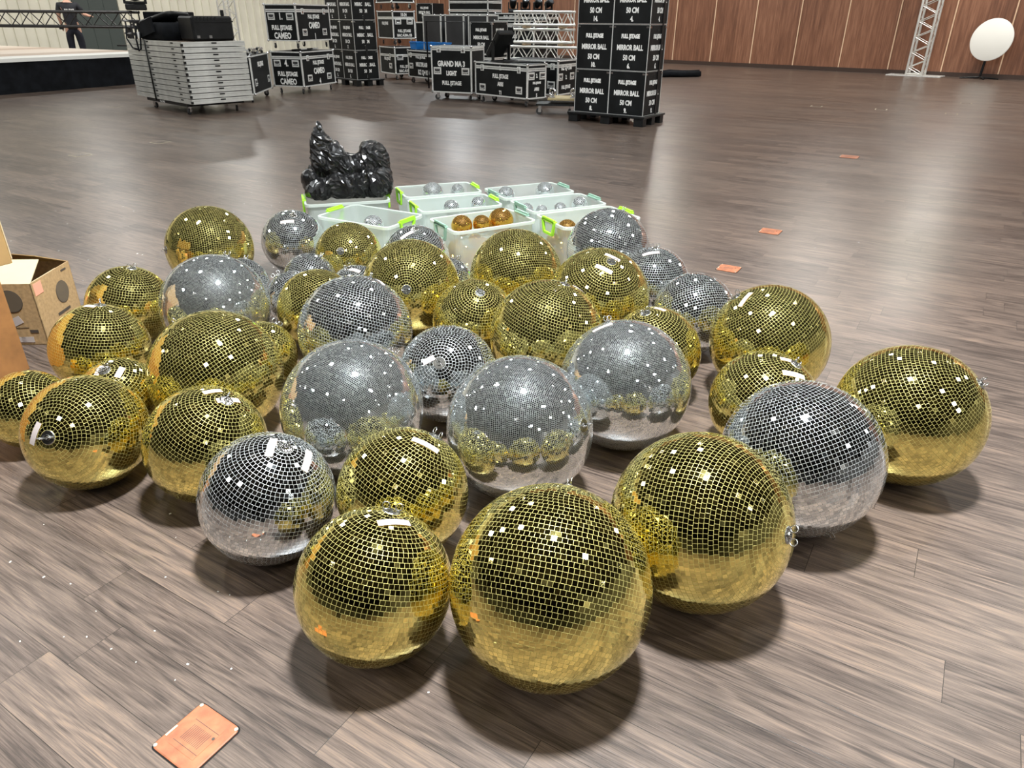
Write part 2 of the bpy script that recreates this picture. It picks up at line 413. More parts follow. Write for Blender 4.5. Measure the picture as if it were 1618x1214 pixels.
KINDS = {'G': (GOLD, GOLD_GAP, 0.0125), 'S': (SILV, SILV_GAP, 0.0125), 'F': (SILV, SILV_GAP, 0.0062)}
_tm = {}
def tiles(kind, r):
    if (kind, r) not in _tm: _tm[(kind, r)] = tiled_mesh('mirror_tiles', r, KINDS[kind][2], KINDS[kind][0], KINDS[kind][1], *((0.8, 0.468) if kind == 'F' else ()))
    return _tm[(kind, r)]
CAPM = mat('cap_metal', (0.40, 0.40, 0.38), 0.25, 1.0)
def cap_mesh(r):
    b = MB(); z = math.sqrt(r*r-0.024**2)
    b.lathe([(0.024, z-0.002), (0.024, r-0.0005), (0.022, r+0.0012), (0.010, r+0.0016), (0.009, r+0.006), (0.006, r+0.006), (0.006, r+0.003), (0.001, r+0.003)], CAPM, 20, None, False)
    return b.mesh('mounting_cap')
def ring_mesh(r, sx):
    b = MB()
    b.ring((sx, 0, r+0.0135), (0.3, 1, 0), 0.0095, 0.0016, STEEL)
    b.tube((sx, 0, r-0.002), (sx, 0, r+0.005), 0.0024, STEEL, 8)
    return b.mesh('hanging_ring')
_cap = {}
def sticker(n, t, ln, r, parent):
    n = Vector(n).normalized(); t = Vector(t); t = (t-n*t.dot(n)).normalized(); u = n.cross(t); vs = []; N = 8
    for i in range(N+1):
        for s_ in (-1, 1):
            a = (i/N-0.5)*ln/r; c = s_*0.011/r
            d = (n + t*math.tan(a) + u*math.tan(c)).normalized(); vs.append(d*(r+0.0022))
    b = MB(); b.add(vs, [(2*i, 2*i+2, 2*i+3, 2*i+1) for i in range(N)], PAPER, True)
    return b.build('paper_label', parent, (0, 0, r))
LABELS = {
 1: 'largest and nearest gold mirror ball, at the very front centre of the pile',
 2: 'gold mirror ball with upright ring and long label, left of the frontmost ball',
 3: 'large gold mirror ball right behind the frontmost one, its pole turned to the right',
 4: 'coarse-tiled silver mirror ball with two paper labels on top, at the front left edge',
 5: 'gold mirror ball with a ring at its upper right, behind the two front gold balls',
 6: 'large finely tiled silver mirror ball directly behind the frontmost gold ball',
 7: 'large finely tiled silver mirror ball behind the silver ball with two labels',
 8: 'large finely tiled silver mirror ball with a label near its top, right of centre',
 9: 'large coarse-tiled silver mirror ball with rings at its underside, on the right',
 10: 'large gold mirror ball alone at the far right end of the pile',
 11: 'large gold mirror ball with label on its left shoulder, right rear of the pile',
 12: 'gold mirror ball with two labels peeking out behind the large right silver ball',
 13: 'gold mirror ball lying with its steel pole towards the viewer, front left end',
 14: 'gold mirror ball with two labels, between left end ball and labelled silver ball',
 15: 'small gold mirror ball cut by the left edge of the picture',
 16: 'gold mirror ball with wide bright left side, beside the open cardboard box',
 17: 'small gold mirror ball with two labels wedged behind the left end ball',
 18: 'large gold mirror ball with slanting tile rows, left middle of the pile',
 19: 'small gold mirror ball mostly hidden behind the large slant-tiled gold ball',
 20: 'large finely tiled silver mirror ball at the left rear of the pile',
 21: 'gold mirror ball at the rear left with a silver ring lying on its top',
 22: 'large gold mirror ball at the back left corner, rings on its left side',
 23: 'silver mirror ball with a white label at the back beside the bag box',
 24: 'gold mirror ball at the back whose pole faces the viewer, before the left plastic box',
 25: 'silver mirror ball with a yellowed label in front of the box with green handles',
 26: 'large gold mirror ball with concentric tile rings facing the viewer, rear centre',
 27: 'large coarse-tiled silver mirror ball with a ring on top, centre left of the pile',
 28: 'gold mirror ball half hidden behind the large centre left silver ball',
 29: 'small silver mirror ball below the back gold ball with the facing pole',
 30: 'tiny visible silver mirror ball squeezed beside the rear fine silver ball',
 31: 'small silver mirror ball mostly hidden behind the rear fine silver ball',
 32: 'small silver mirror ball with a label behind the centre left silver ball',
 33: 'gold mirror ball with its pole on top and two bright lamp reflections, centre',
 34: 'small silver mirror ball under the corner of the box of gold balls',
 35: 'large gold mirror ball with level tile rows in front of the box of gold balls',
 36: 'large gold mirror ball with rings at its upper right, in the middle of the pile',
 37: 'large gold mirror ball with two labels on top, right rear of the middle',
 38: 'large silver mirror ball with an upright ring, at the rear right by the boxes',
 39: 'silver mirror ball with a pale label on top, right rear edge of the pile',
 40: 'silver mirror ball without a label, left of the large right rear gold ball',
 41: 'gold mirror ball with a pink label behind the fine silver ball right of centre',
 42: 'silver mirror ball with round steel cap facing forward between two fine silver balls'}
def mirror_ball(i, kind, r, x, y, ax, st):
    e = empty('mirror_ball', (x, y, 0), LABELS[i], 'mirror ball', 'mirror balls piled on the floor')
    q = Vector((0, 0, 1)).rotation_difference(Vector(ax).normalized()) @ Matrix.Rotation(i*1.7, 3, 'Z').to_quaternion()
    def put(nm, me, par=e, loc=(0, 0, r)):
        o = link(nm, me, par, loc); 
        if par is e: o.rotation_mode = 'QUATERNION'; o.rotation_quaternion = q
        return o
    put('mirror_tiles', tiles(kind, r))
    if r not in _cap: _cap[r] = (cap_mesh(r), ring_mesh(r, 0.017), ring_mesh(r, -0.017))
    c = put('mounting_cap', _cap[r][0])
    put('hanging_ring', _cap[r][1], c, (0, 0, 0)); put('hanging_ring', _cap[r][2], c, (0, 0, 0))
    for n, t, ln in st: sticker(n, t, max(ln, 0.05), r, e)
    return e
BALLS=[
(1,'G',0.25,0.098,1.335,(0.20, 0.70, 0.68),[]),
(2,'G',0.2,-0.350,1.383,(0.23, 0.36, 0.9),[((0.309, 0.083, 0.947), (0.857, 0.407, -0.315), 0.085)]),
(3,'G',0.25,0.528,1.591,(0.73, -0.61, 0.31),[]),
(4,'S',0.2,-0.736,1.751,(0.39, -0.02, 0.92),[((0.217, -0.085, 0.972), (-0.085, 0.991, 0.106), 0.082), ((0.695, -0.042, 0.718), (-0.076, 0.988, 0.132), 0.09)]),
(5,'G',0.2,-0.332,1.785,(0.5, 0.34, 0.8),[((0.398, -0.076, 0.914), (0.893, -0.198, -0.405), 0.086)]),
(6,'F',0.25,0.027,2.089,(0.82, -0.47, 0.33),[]),
(7,'F',0.25,-0.568,2.212,(0.51, 0.61, 0.61),[]),
(8,'F',0.25,0.430,2.417,(-0.26, 0.4, 0.88),[((-0.385, 0.076, 0.92), (0.918, 0.131, 0.373), 0.078)]),
(9,'S',0.25,0.926,1.917,(0.35, -0.45, -0.82),[]),
(10,'G',0.25,1.407,2.199,(0.62, -0.36, 0.7),[]),
(11,'G',0.25,1.114,2.829,(-0.62, 0.23, 0.75),[((-0.559, -0.08, 0.825), (0.64, 0.592, 0.491), 0.087)]),
(12,'G',0.2,0.955,2.372,(0.41, -0.16, 0.9),[((0.278, -0.467, 0.84), (0.958, 0.068, -0.28), 0.09), ((0.239, -0.121, 0.963), (0.97, -0.015, -0.242), 0.03)]),
(13,'G',0.2,-1.482,2.125,(-0.05, -0.9, 0.44),[((-0.282, -0.835, 0.472), (0.357, 0.366, 0.86), 0.077)]),
(14,'G',0.2,-1.038,2.052,(0.5, -0.03, 0.87),[((0.242, 0.094, 0.966), (0.643, 0.73, -0.232), 0.063), ((0.518, 0.004, 0.855), (0.614, 0.695, -0.375), 0.081)]),
(15,'G',0.15,-1.847,2.371,(-0.92, -0.21, -0.32),[]),
(16,'G',0.2,-1.791,2.814,(0.15, 0.15, 0.98),[((0.012, 0.003, 1.0), (0.987, -0.159, -0.011), 0.035)]),
(17,'G',0.15,-1.557,2.490,(-0.02, -0.38, 0.93),[((0.355, -0.364, 0.861), (0.052, 0.927, 0.37), 0.052), ((-0.156, -0.377, 0.913), (0.137, 0.907, 0.398), 0.038)]),
(18,'G',0.25,-1.155,2.484,(-0.62, 0.31, 0.72),[]),
(19,'G',0.15,-1.113,2.875,(0.31, 0.62, 0.72),[]),
(20,'F',0.25,-1.428,3.205,(0.23, 0.37, 0.9),[]),
(21,'G',0.2,-1.915,3.333,(0.24, 0.06, 0.97),[]),
(22,'G',0.25,-1.822,4.166,(-0.76, -0.63, 0.15),[]),
(23,'S',0.2,-1.418,4.499,(0.19, -0.31, 0.93),[((0.067, -0.593, 0.802), (0.981, 0.184, 0.054), 0.084)]),
(24,'G',0.2,-0.999,4.205,(-0.02, -0.91, 0.41),[]),
(25,'S',0.2,-0.582,4.149,(0.03, -0.23, 0.97),[((-0.174, -0.468, 0.867), (0.807, 0.437, 0.398), 0.087)]),
(26,'G',0.25,-0.523,3.489,(0.04, -0.95, 0.31),[]),
(27,'S',0.25,-0.696,2.911,(0.27, 0.36, 0.89),[((0.454, 0.242, 0.858), (0.563, -0.824, -0.066), 0.077)]),
(28,'G',0.2,-0.963,3.302,(-0.51, 0.41, 0.76),[]),
(29,'S',0.15,-1.166,3.901,(0.39, 0.49, 0.78),[]),
(30,'S',0.15,-1.165,3.585,(-0.59, 0.2, 0.78),[]),
(31,'S',0.15,-1.518,3.797,(0.1, 0.48, 0.87),[]),
(32,'S',0.15,-0.853,3.694,(-0.21, -0.15, 0.97),[((0.065, -0.319, 0.946), (0.957, -0.249, -0.15), 0.059)]),
(33,'G',0.2,-0.183,3.175,(0.17, -0.45, 0.87),[]),
(34,'S',0.15,-0.370,3.845,(0.4, 0.2, 0.9),[]),
(35,'G',0.25,0.018,3.701,(-0.2, 0.61, 0.76),[]),
(36,'G',0.25,0.151,2.876,(0.29, 0.05, 0.95),[((0.547, 0.167, 0.82), (0.79, 0.221, -0.572), 0.07)]),
(37,'G',0.25,0.431,3.363,(0.14, -0.43, 0.89),[((-0.014, -0.597, 0.802), (0.867, -0.407, -0.288), 0.087), ((0.175, -0.298, 0.939), (0.853, -0.431, -0.296), 0.079)]),
(38,'S',0.25,0.573,4.179,(0.31, 0.11, 0.94),[((0.533, 0.073, 0.843), (0.704, -0.59, -0.394), 0.058)]),
(39,'S',0.2,0.769,3.730,(-0.02, 0.03, 1.0),[((-0.179, -0.271, 0.946), (0.981, 0.019, 0.191), 0.091)]),
(40,'S',0.2,0.898,3.293,(-0.2, 0.69, 0.69),[]),
(41,'G',0.2,0.620,2.824,(-0.29, -0.08, 0.95),[((0.031, 0.034, 0.999), (0.736, -0.677, 0.001), 0.053)]),
(42,'S',0.2,-0.262,2.600,(-0.08, -0.78, 0.62),[((-0.292, -0.706, 0.645), (0.876, 0.074, 0.477), 0.048)]),
]
for a_ in BALLS: mirror_ball(*a_)

# ------------------------------------------------------------------ small balls and plastic boxes
def small_mesh(kind, r):
    k = (kind, r, 's')
    if k not in _tm:
        tm, gm = {'S': (SILV, SILV_GAP), 'A': (AMBER, AMBER_GAP)}[kind]
        _tm[k] = tiled_mesh('small_mirror_ball', r, 0.0095, tm, gm, 1.0, 0.42)
    return _tm[k]
def rrect(L, W, rad, z, n=5):
    out = []
    for cx_, cy_, a0 in ((L/2-rad, W/2-rad, 0), (-L/2+rad, W/2-rad, 90), (-L/2+rad, -W/2+rad, 180), (L/2-rad, -W/2+rad, 270)):
        for k in range(n): a = R(a0+90*k/(n-1)); out.append((cx_+rad*math.cos(a), cy_+rad*math.sin(a), z))
    return out
def loft(b, loops, m, close0=False, close1=False, smooth=False):
    n = len(loops[0]); vs = [p for l in loops for p in l]; fs = []
    for i in range(len(loops)-1): fs += [(i*n+k, i*n+(k+1) % n, (i+1)*n+(k+1) % n, (i+1)*n+k) for k in range(n)]
    if close0: fs.append(tuple(range(n))[::-1])
    if close1: fs.append(tuple(range((len(loops)-1)*n, len(loops)*n)))
    b.add(vs, fs, m, smooth)
BIN_H = 0.32
def bin_mesh(L, W, H):
    b = MB(); t = 0.003
    loft(b, [rrect(L*0.87, W*0.85, 0.03, 0.0), rrect(L*0.90, W*0.88, 0.035, 0.01), rrect(L-0.03, W-0.03, 0.04, H-0.03), rrect(L-0.028, W-0.028, 0.04, H)], FROST, True)
    loft(b, [rrect(L-0.034, W-0.034, 0.037, H), rrect(L-0.036, W-0.036, 0.037, H-0.03), rrect(L*0.89, W*0.87, 0.032, 0.013)], FROST, False, True)
    return b.mesh('box_body')
def rim_mesh(L, W, H):
    b = MB()
    loft(b, [rrect(L-0.030, W-0.030, 0.038, H), rrect(L-0.030, W-0.030, 0.038, H+0.004), rrect(L, W, 0.045, H+0.004), rrect(L, W, 0.045, H-0.014), rrect(L-0.004, W-0.004, 0.044, H-0.014), rrect(L-0.004, W-0.004, 0.044, H), rrect(L-0.030, W-0.030, 0.038, H)], FROST_RIM)
    return b.mesh('rim')
def handle_mesh(m, s, L, H):
    b = MB(); x = s*(L/2+0.004); w0, w1, z0, z1 = 0.075, 0.055, H+0.012, H-0.075
    T = 0.007
    for (ya, za, yb, zb, hw) in ((-w0, z0, w0, z0, 0.012), (-w1, z1, w1, z1, 0.008), (-w0, z0, -w1, z1, 0.009), (w0, z0, w1, z1, 0.009)):
        d = Vector((0, yb-ya, zb-za)).normalized(); nrm = Vector((0, -d.z, d.y))*hw
        q = [Vector((x, ya, za))-nrm, Vector((x, yb, zb))-nrm, Vector((x, yb, zb))+nrm, Vector((x, ya, za))+nrm]
        vs = [p-Vector((T, 0, 0)) for p in q]+[p+Vector((T, 0, 0)) for p in q]
        b.add(vs, [(3,2,1,0),(4,5,6,7),(0,1,5,4),(1,2,6,5),(2,3,7,6),(3,0,4,7)], m)
    b.box((x-0.02 if s > 0 else x-T, -w0, H+0.006), (x+T if s > 0 else x+0.02, w0, H+0.013), m)
    return b.mesh('clip_handle')
_bb = bin_mesh(0.6, 0.4, BIN_H); _br = rim_mesh(0.6, 0.4, BIN_H)
_bh = {(k, s): handle_mesh(m, s, 0.6, BIN_H) for k, m in (('g', GREEN), ('t', TEALGREY)) for s in (-1, 1)}
def storage_box(x, y, ang, hk, label, kind, tops, seed, group, wh):
    e = empty('storage_box', (x, y, 0), label, 'plastic box', 'clear plastic boxes behind the mirror balls', R(ang))
    link('box_body', _bb, e); link('rim', _br, e)
    for k, s in ((hk[0], -1), (hk[1], 1)): link('clip_handle', _bh[(k, s)], e)
    rnd = random.Random(seed); placed = [(Vector(p), r) for *p, r in tops]
    c, s = math.cos(R(ang)), math.sin(R(ang))
    if kind:
        for iz in range(2 if kind == 'A' else 1):
         for iy in (-1, 0, 1):
            for ix in range(5):
                r = rnd.choice((0.045, 0.05)); p = Vector((-0.2+ix*0.1, iy*0.11, 0.016+r+iz*0.1))
                W = Vector((x+c*p.x-s*p.y, y+s*p.x+c*p.y, p.z))
                if all((W-q).length > r+rr+0.001 for q, rr in placed): placed.append((W, r))
    for k, (p, r) in enumerate(placed):
        o = link('small_mirror_ball', small_mesh(kind, r), None, p, (rnd.random()*3, rnd.random()*3, rnd.random()*6))
        n0 = len(tops)
        nm = 'amber gold' if kind == 'A' else 'silver'
        if k < n0:
            lab = 'small %s mirror ball in the %s, %s' % (nm, wh, ['leftmost on top', 'second on top', 'third on top', 'rightmost on top'][k] if n0 > 1 else 'topmost')
        else: lab = 'small %s mirror ball at the bottom of the %s' % (nm, wh)
        tag(o, lab, 'mirror ball', group)
storage_box(-0.58, 5.52, 21.5, 'gg', 'clear plastic box with lime handles in the back row, two silver balls showing', 'S', [(-0.628, 5.587, 0.275, 0.085), (-0.443, 5.692, 0.275, 0.055)], 0, 'small mirror balls in the rear left box', 'rear left box')
storage_box(0.12, 5.52, 26, 'tt', 'clear plastic box at the back right with a ball at each end', 'S', [(-0.059, 5.538, 0.275, 0.07), (0.249, 5.683, 0.275, 0.075)], 1, 'small mirror balls in the rear right box', 'rear right box')
storage_box(-0.42, 5.09, 23, 'gg', 'clear plastic box with lime handles in the middle row', 'S', [(-0.446, 5.118, 0.275, 0.06), (-0.255, 5.22, 0.275, 0.06)], 2, 'small mirror balls in the middle row left box', 'middle row left box')
storage_box(0.32, 5.12, 26, 'tt', 'clear plastic box reaching furthest right, in the middle row', 'S', [(0.096, 5.078, 0.275, 0.05), (0.202, 5.044, 0.275, 0.045), (0.336, 5.104, 0.275, 0.05), (0.488, 5.244, 0.275, 0.06)], 3, 'small mirror balls in the middle row right box', 'middle row right box')
storage_box(-0.2, 4.61, 31, 'tt', 'clear plastic box filled with amber gold mirror balls', 'A', [(-0.339, 4.637, 0.275, 0.07), (-0.21, 4.685, 0.275, 0.06), (-0.083, 4.774, 0.275, 0.085)], 4, 'small mirror balls in the box of amber gold balls', 'box of amber gold balls')
storage_box(0.5, 4.72, 27, 'gg', 'clear plastic box half hidden behind the rear right silver ball', 'A', [(0.35, 4.563, 0.275, 0.065)], 5, 'small mirror balls in the half hidden right box', 'half hidden right box')
storage_box(-0.95, 4.7, -28.5, 'gg', 'clear plastic box turned the other way with a lime handle at each end', 'S', [(-0.918, 4.617, 0.275, 0.07)], 6, 'small mirror balls in the turned box at the left', 'turned box at the left')
storage_box(-1.225, 5.24, 17, 'gg', 'clear plastic box under the crumpled black bag', '', [], 7, 'small mirror balls in the box under the bag', 'box under the bag')

# ------------------------------------------------------------------ crumpled black bin bag on a plastic box
from mathutils import noise
def refuse_bag():
    cx_, cy_ = -1.20, 5.24
    blobs = [(-0.20, 0.0, 0.40, 0.11, 0.15, 0.08), (0.0, 0.0, 0.42, 0.22, 0.17, 0.11), (0.19, 0.0, 0.43, 0.13, 0.17, 0.13), (-0.25, 0.02, 0.46, 0.06, 0.10, 0.08),
             (0.19, 0.02, 0.55, 0.115, 0.11, 0.15), (0.13, 0.02, 0.52, 0.10, 0.10, 0.12), (-0.15, 0.0, 0.58, 0.085, 0.09, 0.14), (-0.09, 0.0, 0.56, 0.11, 0.09, 0.15), (0.0, 0.0, 0.53, 0.13, 0.11, 0.10),
             (-0.155, 0.0, 0.68, 0.065, 0.06, 0.12), (-0.16, 0.0, 0.76, 0.048, 0.045, 0.08), (-0.165, 0.0, 0.815, 0.026, 0.026, 0.045)]
    b = MB()
    for (x, y, z, a, bb, c) in blobs:
        prof = [(max(0.001, math.sin(math.pi*i/14)), -math.cos(math.pi*i/14)) for i in range(15)]
        b.lathe(prof, BAG, 20, Matrix.Translation((x, y, z)) @ Matrix.Diagonal((a, bb, c, 1)))
    o = b.build('refuse_bag'); md = o.modifiers.new('r', 'REMESH'); md.mode = 'VOXEL'; md.voxel_size = 0.0065
    me = bpy.data.meshes.new_from_object(o.evaluated_get(bpy.context.evaluated_depsgraph_get()))
    bpy.data.objects.remove(o)
    nrm = [v.normal.copy() for v in me.vertices]
    for v, n in zip(me.vertices, nrm):
        p = v.co*1.0; q = Vector((p.x*7+p.z*5, p.y*7, p.z*4-p.x*3))*0.9
        q = q + Vector(noise.noise_vector(q*0.7))*0.8
        a = abs(noise.noise(q)); a2 = abs(noise.noise(q*2.3+Vector((5, 3, 1)))); a3 = abs(noise.noise(q*5+Vector((1, 7, 2))))
        d = 0.042*(0.30-a)+0.026*(0.28-a2)+0.012*(0.3-a3)
        v.co = p+n*d
        if v.co.z < 0.33: v.co.z = 0.33+0.1*(v.co.z-0.33)
    tmp = bpy.data.objects.new('tmp', me); col.objects.link(tmp); dm = tmp.modifiers.new('d', 'DECIMATE'); dm.ratio = 0.11
    me = bpy.data.meshes.new_from_object(tmp.evaluated_get(bpy.context.evaluated_depsgraph_get())); bpy.data.objects.remove(tmp)
    for p in me.polygons: p.use_smooth = False
    me.materials.clear(); me.materials.append(BAG)
    o = link('refuse_bag', me, None, (cx_, cy_, 0), (0, 0, R(17)))
    return tag(o, 'crumpled shiny black plastic bag lying on the back left plastic box', 'bag')
BAG = mat('black_film', (0.006, 0.006, 0.0065), 0.27, 0, 0.45)
refuse_bag()

# ------------------------------------------------------------------ flight cases
def caster_parts(parent, x, y, z, h=0.14, yaw=0.4):
    b = MB(); r = h*0.36
    b.box((-0.035, -0.03, h-0.006), (0.035, 0.03, h), STEEL)
    for s in (-1, 1): b.box((-0.012-0.02, s*0.018-0.0015, r*0.7), (0.02, s*0.018+0.0015, h-0.006), STEEL)
    c = b.build('caster', parent, (x, y, z), yaw)
    b = MB(); b.tube((-0.02, -0.014, r), (-0.02, 0.014, r), r, RUBBER, 14); b.build('wheel', c)
def case_handle_mesh():
    b = MB()   # recessed dish on the plane x-z, facing -y
    b.box((-0.085, -0.005, -0.065), (0.085, 0.0, 0.065), DULLSTEEL, None, 0.002)
    b.box((-0.058, -0.0065, -0.038), (0.058, -0.0045, 0.038), PANEL)
    b.path([(-0.045, -0.008, -0.005), (-0.045, -0.018, -0.02), (0.045, -0.018, -0.02), (0.045, -0.008, -0.005)], 0.006, DULLSTEEL, 6)
    for z in (-0.03, 0.03): b.box((-0.05, -0.0075, z-0.004), (0.05, -0.005, z+0.004), STEEL)
    return b.mesh('handle')
def latch_mesh():
    b = MB()
    b.box((-0.045, -0.006, -0.06), (0.045, 0.0, 0.05), DULLSTEEL, None, 0.002)
    b.box((-0.022, -0.010, -0.045), (0.022, -0.005, -0.005), STEEL)
    b.ring((0, -0.010, 0.02), (0, 1, 0.1), 0.018, 0.004, STEEL)
    return b.mesh('latch')
PANEL = noisy('grey_panel', (0.035, 0.035, 0.037), 0.5, 0, 0.2, 3)
_hm, _lm = case_handle_mesh(), latch_mesh()
def flight_case(corner, az, wl, wr, z0, z1, label, left=None, right=None, lid=0.12, casters=True, latL=(), latR=(), hanL=(), hanR=(), group='flight cases at the back of the hall', front_panel=None, edge=0.028, faceR=True):
    e = empty('flight_case', (corner[0], corner[1], 0), label, 'flight case', group, R(az-90))
    b = MB(); b.box((0.006, 0.006, z0+0.004), (wr-0.006, wl-0.006, z1-0.004), front_panel or BLACKP); b.build('case_body', e)
    t = edge; b = MB(); o = 0.004
    for x in (-o, wr+o):
        for y in (-o, wl+o):
            sx, sy = (1 if x < 0 else -1), (1 if y < 0 else -1)
            b.box((min(x, x+sx*t), min(y, y+sy*t), z0), (max(x, x+sx*t), max(y, y+sy*t), z1), DULLSTEEL)
    zs = [z0, z1-t] + ([z1-lid, z1-lid-t*1.15] if lid else [])
    for z in zs:
        tt = t*0.85
        for y in (-o, wl+o): b.box((-o, min(y, y+(tt if y < 0 else -tt)), z), (wr+o, max(y, y+(tt if y < 0 else -tt)), z+tt), DULLSTEEL)
        for x in (-o, wr+o): b.box((min(x, x+(tt if x < 0 else -tt)), -o, z), (max(x, x+(tt if x < 0 else -tt)), wl+o, z+tt), DULLSTEEL)
    b.build('aluminium_edging', e)
    for x in (0, wr):
        for y in (0, wl):
            for z in (z0+0.012, z1-0.012):
                if x > 0 and y > 0: continue
                b = MB(); b.lathe([(0.001, -0.026), (0.018, -0.02), (0.028, 0), (0.018, 0.02), (0.001, 0.026)], STEEL, 10, Matrix.Translation((x, y, z))); b.build('ball_corner', e)
    if lid:
        zl = z1-lid-0.01
        for s_ in latL: link('latch', _lm, e, (-0.006, s_*wl, zl), (0, 0, R(-90)))
        for s_ in latR: link('latch', _lm, e, (s_*wr, -0.006, zl))
    for s_, z in hanL: link('handle', _hm, e, (-0.002, s_*wl, z0+z*(z1-z0)), (0, 0, R(-90)))
    for s_, z in hanR: link('handle', _hm, e, (s_*wr, -0.002, z0+z*(z1-z0)))
    for face, rows in (('L', left), ('R', right)):
        if not rows: continue
        b = MB(); W = wl if face == 'L' else wr
        for body, size, fz, *cx in rows:
            fx = (cx[0] if cx else 0.5)*W; z = z0+fz*(z1-z0)
            T = onto_left(fx, z) if face == 'L' else onto_right(fx, z)
            b.text(body, size, WHITEPAINT, T, 0.006 if size > 0.1 else 0.004)
        b.build('stencil_lettering', e)
    if casters:
        zc = z0-0.14
        for x, y in ((0.09, 0.09), (wr-0.09, 0.09), (0.09, wl-0.09), (wr-0.09, wl-0.09)): caster_parts(e, x, y, zc, 0.14, x*3+y)
    return e
FS = 'FULL [STAGE'
cam_L = lambda n: [(n, 0.17, 0.66), (FS, 0.115, 0.36), ('CAMEO', 0.16, 0.14)]
cam_R = lambda n: [(FS, 0.10, 0.66), ('CAMEO', 0.16, 0.42), (n, 0.15, 0.12)]
CA, CAZ, CWL, CWR = (-4.46, 16.3), 161, 0.75, 1.25
flight_case(CA, CAZ, CWL, CWR, 0.14, 0.83, 'black flight case numbered 4, standing on its wheels right of the deck stack', cam_L('4.'), cam_R('4'), latR=(0.18, 0.82), hanL=((0.2, 0.66), (0.8, 0.66)), hanR=((0.2, 0.24), (0.8, 0.24)))
flight_case(CA, CAZ, CWL, CWR, 1.02, 1.71, 'black flight case numbered 1, stacked above the case numbered 4', cam_L('1.'), cam_R('1'), latR=(0.18, 0.82), hanL=((0.2, 0.66), (0.8, 0.66)), hanR=((0.2, 0.24), (0.8, 0.24)))
for nm_, z_ in (('lower', 0.83),):
    e = empty('cable_tray', (CA[0], CA[1], 0), 'row of coiled cables lying between the flight cases numbered 1 and 4', 'cables', None, R(CAZ-90))
    for k in range(4):
        b = MB(); b.ring((0.3+k*0.22, 0.3, 0.85), (0, 0.1, 1), 0.09, 0.014, WHITEPAINT if k % 2 else BLACKB); b.build('cable_coil', e)
flight_case((-4.95, 14.59), 185, 0.7, 1.5, 0.14, 0.82, 'small black flight case half hidden behind the stack of stage decks', None, [(FS, 0.11, 0.74)], lid=0, hanR=((0.14, 0.3), (0.86, 0.3)))
for k, dz in enumerate((0.845, 0.90)):
    b = MB()
    for j in range(5): b.tube((0.1+0.29*j, 0.05+0.03*(j % 2), dz), (0.34+0.29*j, 0.12+0.02*(j % 3), dz+0.01), 0.025, STEEL if (j+k) % 2 else BLACKB, 8)
    tag(b.build('pipe_clamp_row', None, (-4.95, 14.59, 0), R(95)), 'row of steel and black clamps on the small case, %s' % ('lower' if k == 0 else 'upper'), 'clamps')

# stacks of fibre boxes
def ball_box(parent_xy, az, ix, z, num, label, group, size='50 CM', rows=True, s=0.6, h=0.63):
    d = Vector((math.cos(R(az)), math.sin(R(az)), 0)); o_ = Vector((parent_xy[0], parent_xy[1], 0))+d*(ix*(s+0.006))
    e = empty('fibre_box', (o_.x, o_.y, z), label, 'box', group, R(az-90))
    b = MB(); b.box((0, 0, 0), (s, s, h), BLACKP, None, 0.006); b.build('box_body', e)
    b = MB()
    for x, y in ((0, 0), (s, 0), (0, s)):
        b.box((x-0.004, y-0.004, 0.0), (x+0.004, y+0.004, h), DULLSTEEL)
    for z_ in (0.002, h-0.004):
        b.box((0, -0.003, z_-0.002), (s, 0.0, z_+0.002), DULLSTEEL); b.box((-0.003, 0, z_-0.002), (0, s, z_+0.002), DULLSTEEL)
    b.build('edge_strip', e)
    for face in 'LR':
        F = onto_left if face == 'L' else onto_right
        for fx in ((0.03, 0.57)):
            T = F(fx*s/0.6, h-0.035, 0.004); b = MB(); b.box((-0.022, -0.012, 0), (0.022, 0.012, 0.004), STEEL, T); b.build('steel_corner', e)
        b = MB(); T = F(s/2, h-0.075, 0.001)
        n = 16; vs = [(0.045*math.copysign(abs(math.cos(a))**0.6, math.cos(a)), 0.022*math.copysign(abs(math.sin(a))**0.6, math.sin(a)), 0.002) for a in [2*math.pi*k/n for k in range(n)]]
        b.add(vs, [tuple(range(n))], INKBLK, False, T); b.build('hand_hole', e)
        b = MB()
        b.text(FS, 0.075, WHITEPAINT, F(s/2, h*0.745, 0.003), 0.005, wid=0.30)
        b.text('MIRROR BALL', 0.10, WHITEPAINT, F(s/2, h*0.50, 0.003), 0.004, wid=0.43)
        b.text(size, 0.10, WHITEPAINT, F(s/2, h*0.28, 0.003), 0.004, wid=0.20)
        b.text(num, 0.09, WHITEPAINT, F(s/2, h*0.10, 0.003), 0.005)
        b.build('stencil_lettering', e)
    return e
INKBLK = mat('hole_black', (0.002, 0.002, 0.002), 0.9)
def pallet(xy, az, wl, wr, label):
    e = empty('pallet', (xy[0], xy[1], 0), label, 'pallet', None, R(az-90))
    b = MB(); b.box((0, 0, 0.115), (wr, wl, 0.145), BLACKB, None, 0.004); b.build('top_deck', e)
    for i in range(3):
        for j in range(3):
            x = 0.02+i*(wr-0.16)/2; y = 0.02+j*(wl-0.20)/2
            b = MB(); b.box((x, y, 0), (x+0.12, y+0.16, 0.115), BLACKB); b.build('foot', e)
    return e
MX, MAZ = (1.98, 11.63), 146
dl = Vector((math.cos(R(MAZ)), math.sin(R(MAZ)), 0)); dr = Vector((math.sin(R(MAZ)), -math.cos(R(MAZ)), 0))
p_ = Vector((*MX, 0))-dl*0.07-dr*0.09
pallet((p_.x, p_.y), MAZ, 1.36, 0.80, 'black plastic pallet under the big front stack of mirror ball boxes')
nums = [('9.', '8.'), ('6.', '10.'), ('4.', '14.')]
side = ['right', 'left']; lev = ['bottom', 'middle', 'top visible']
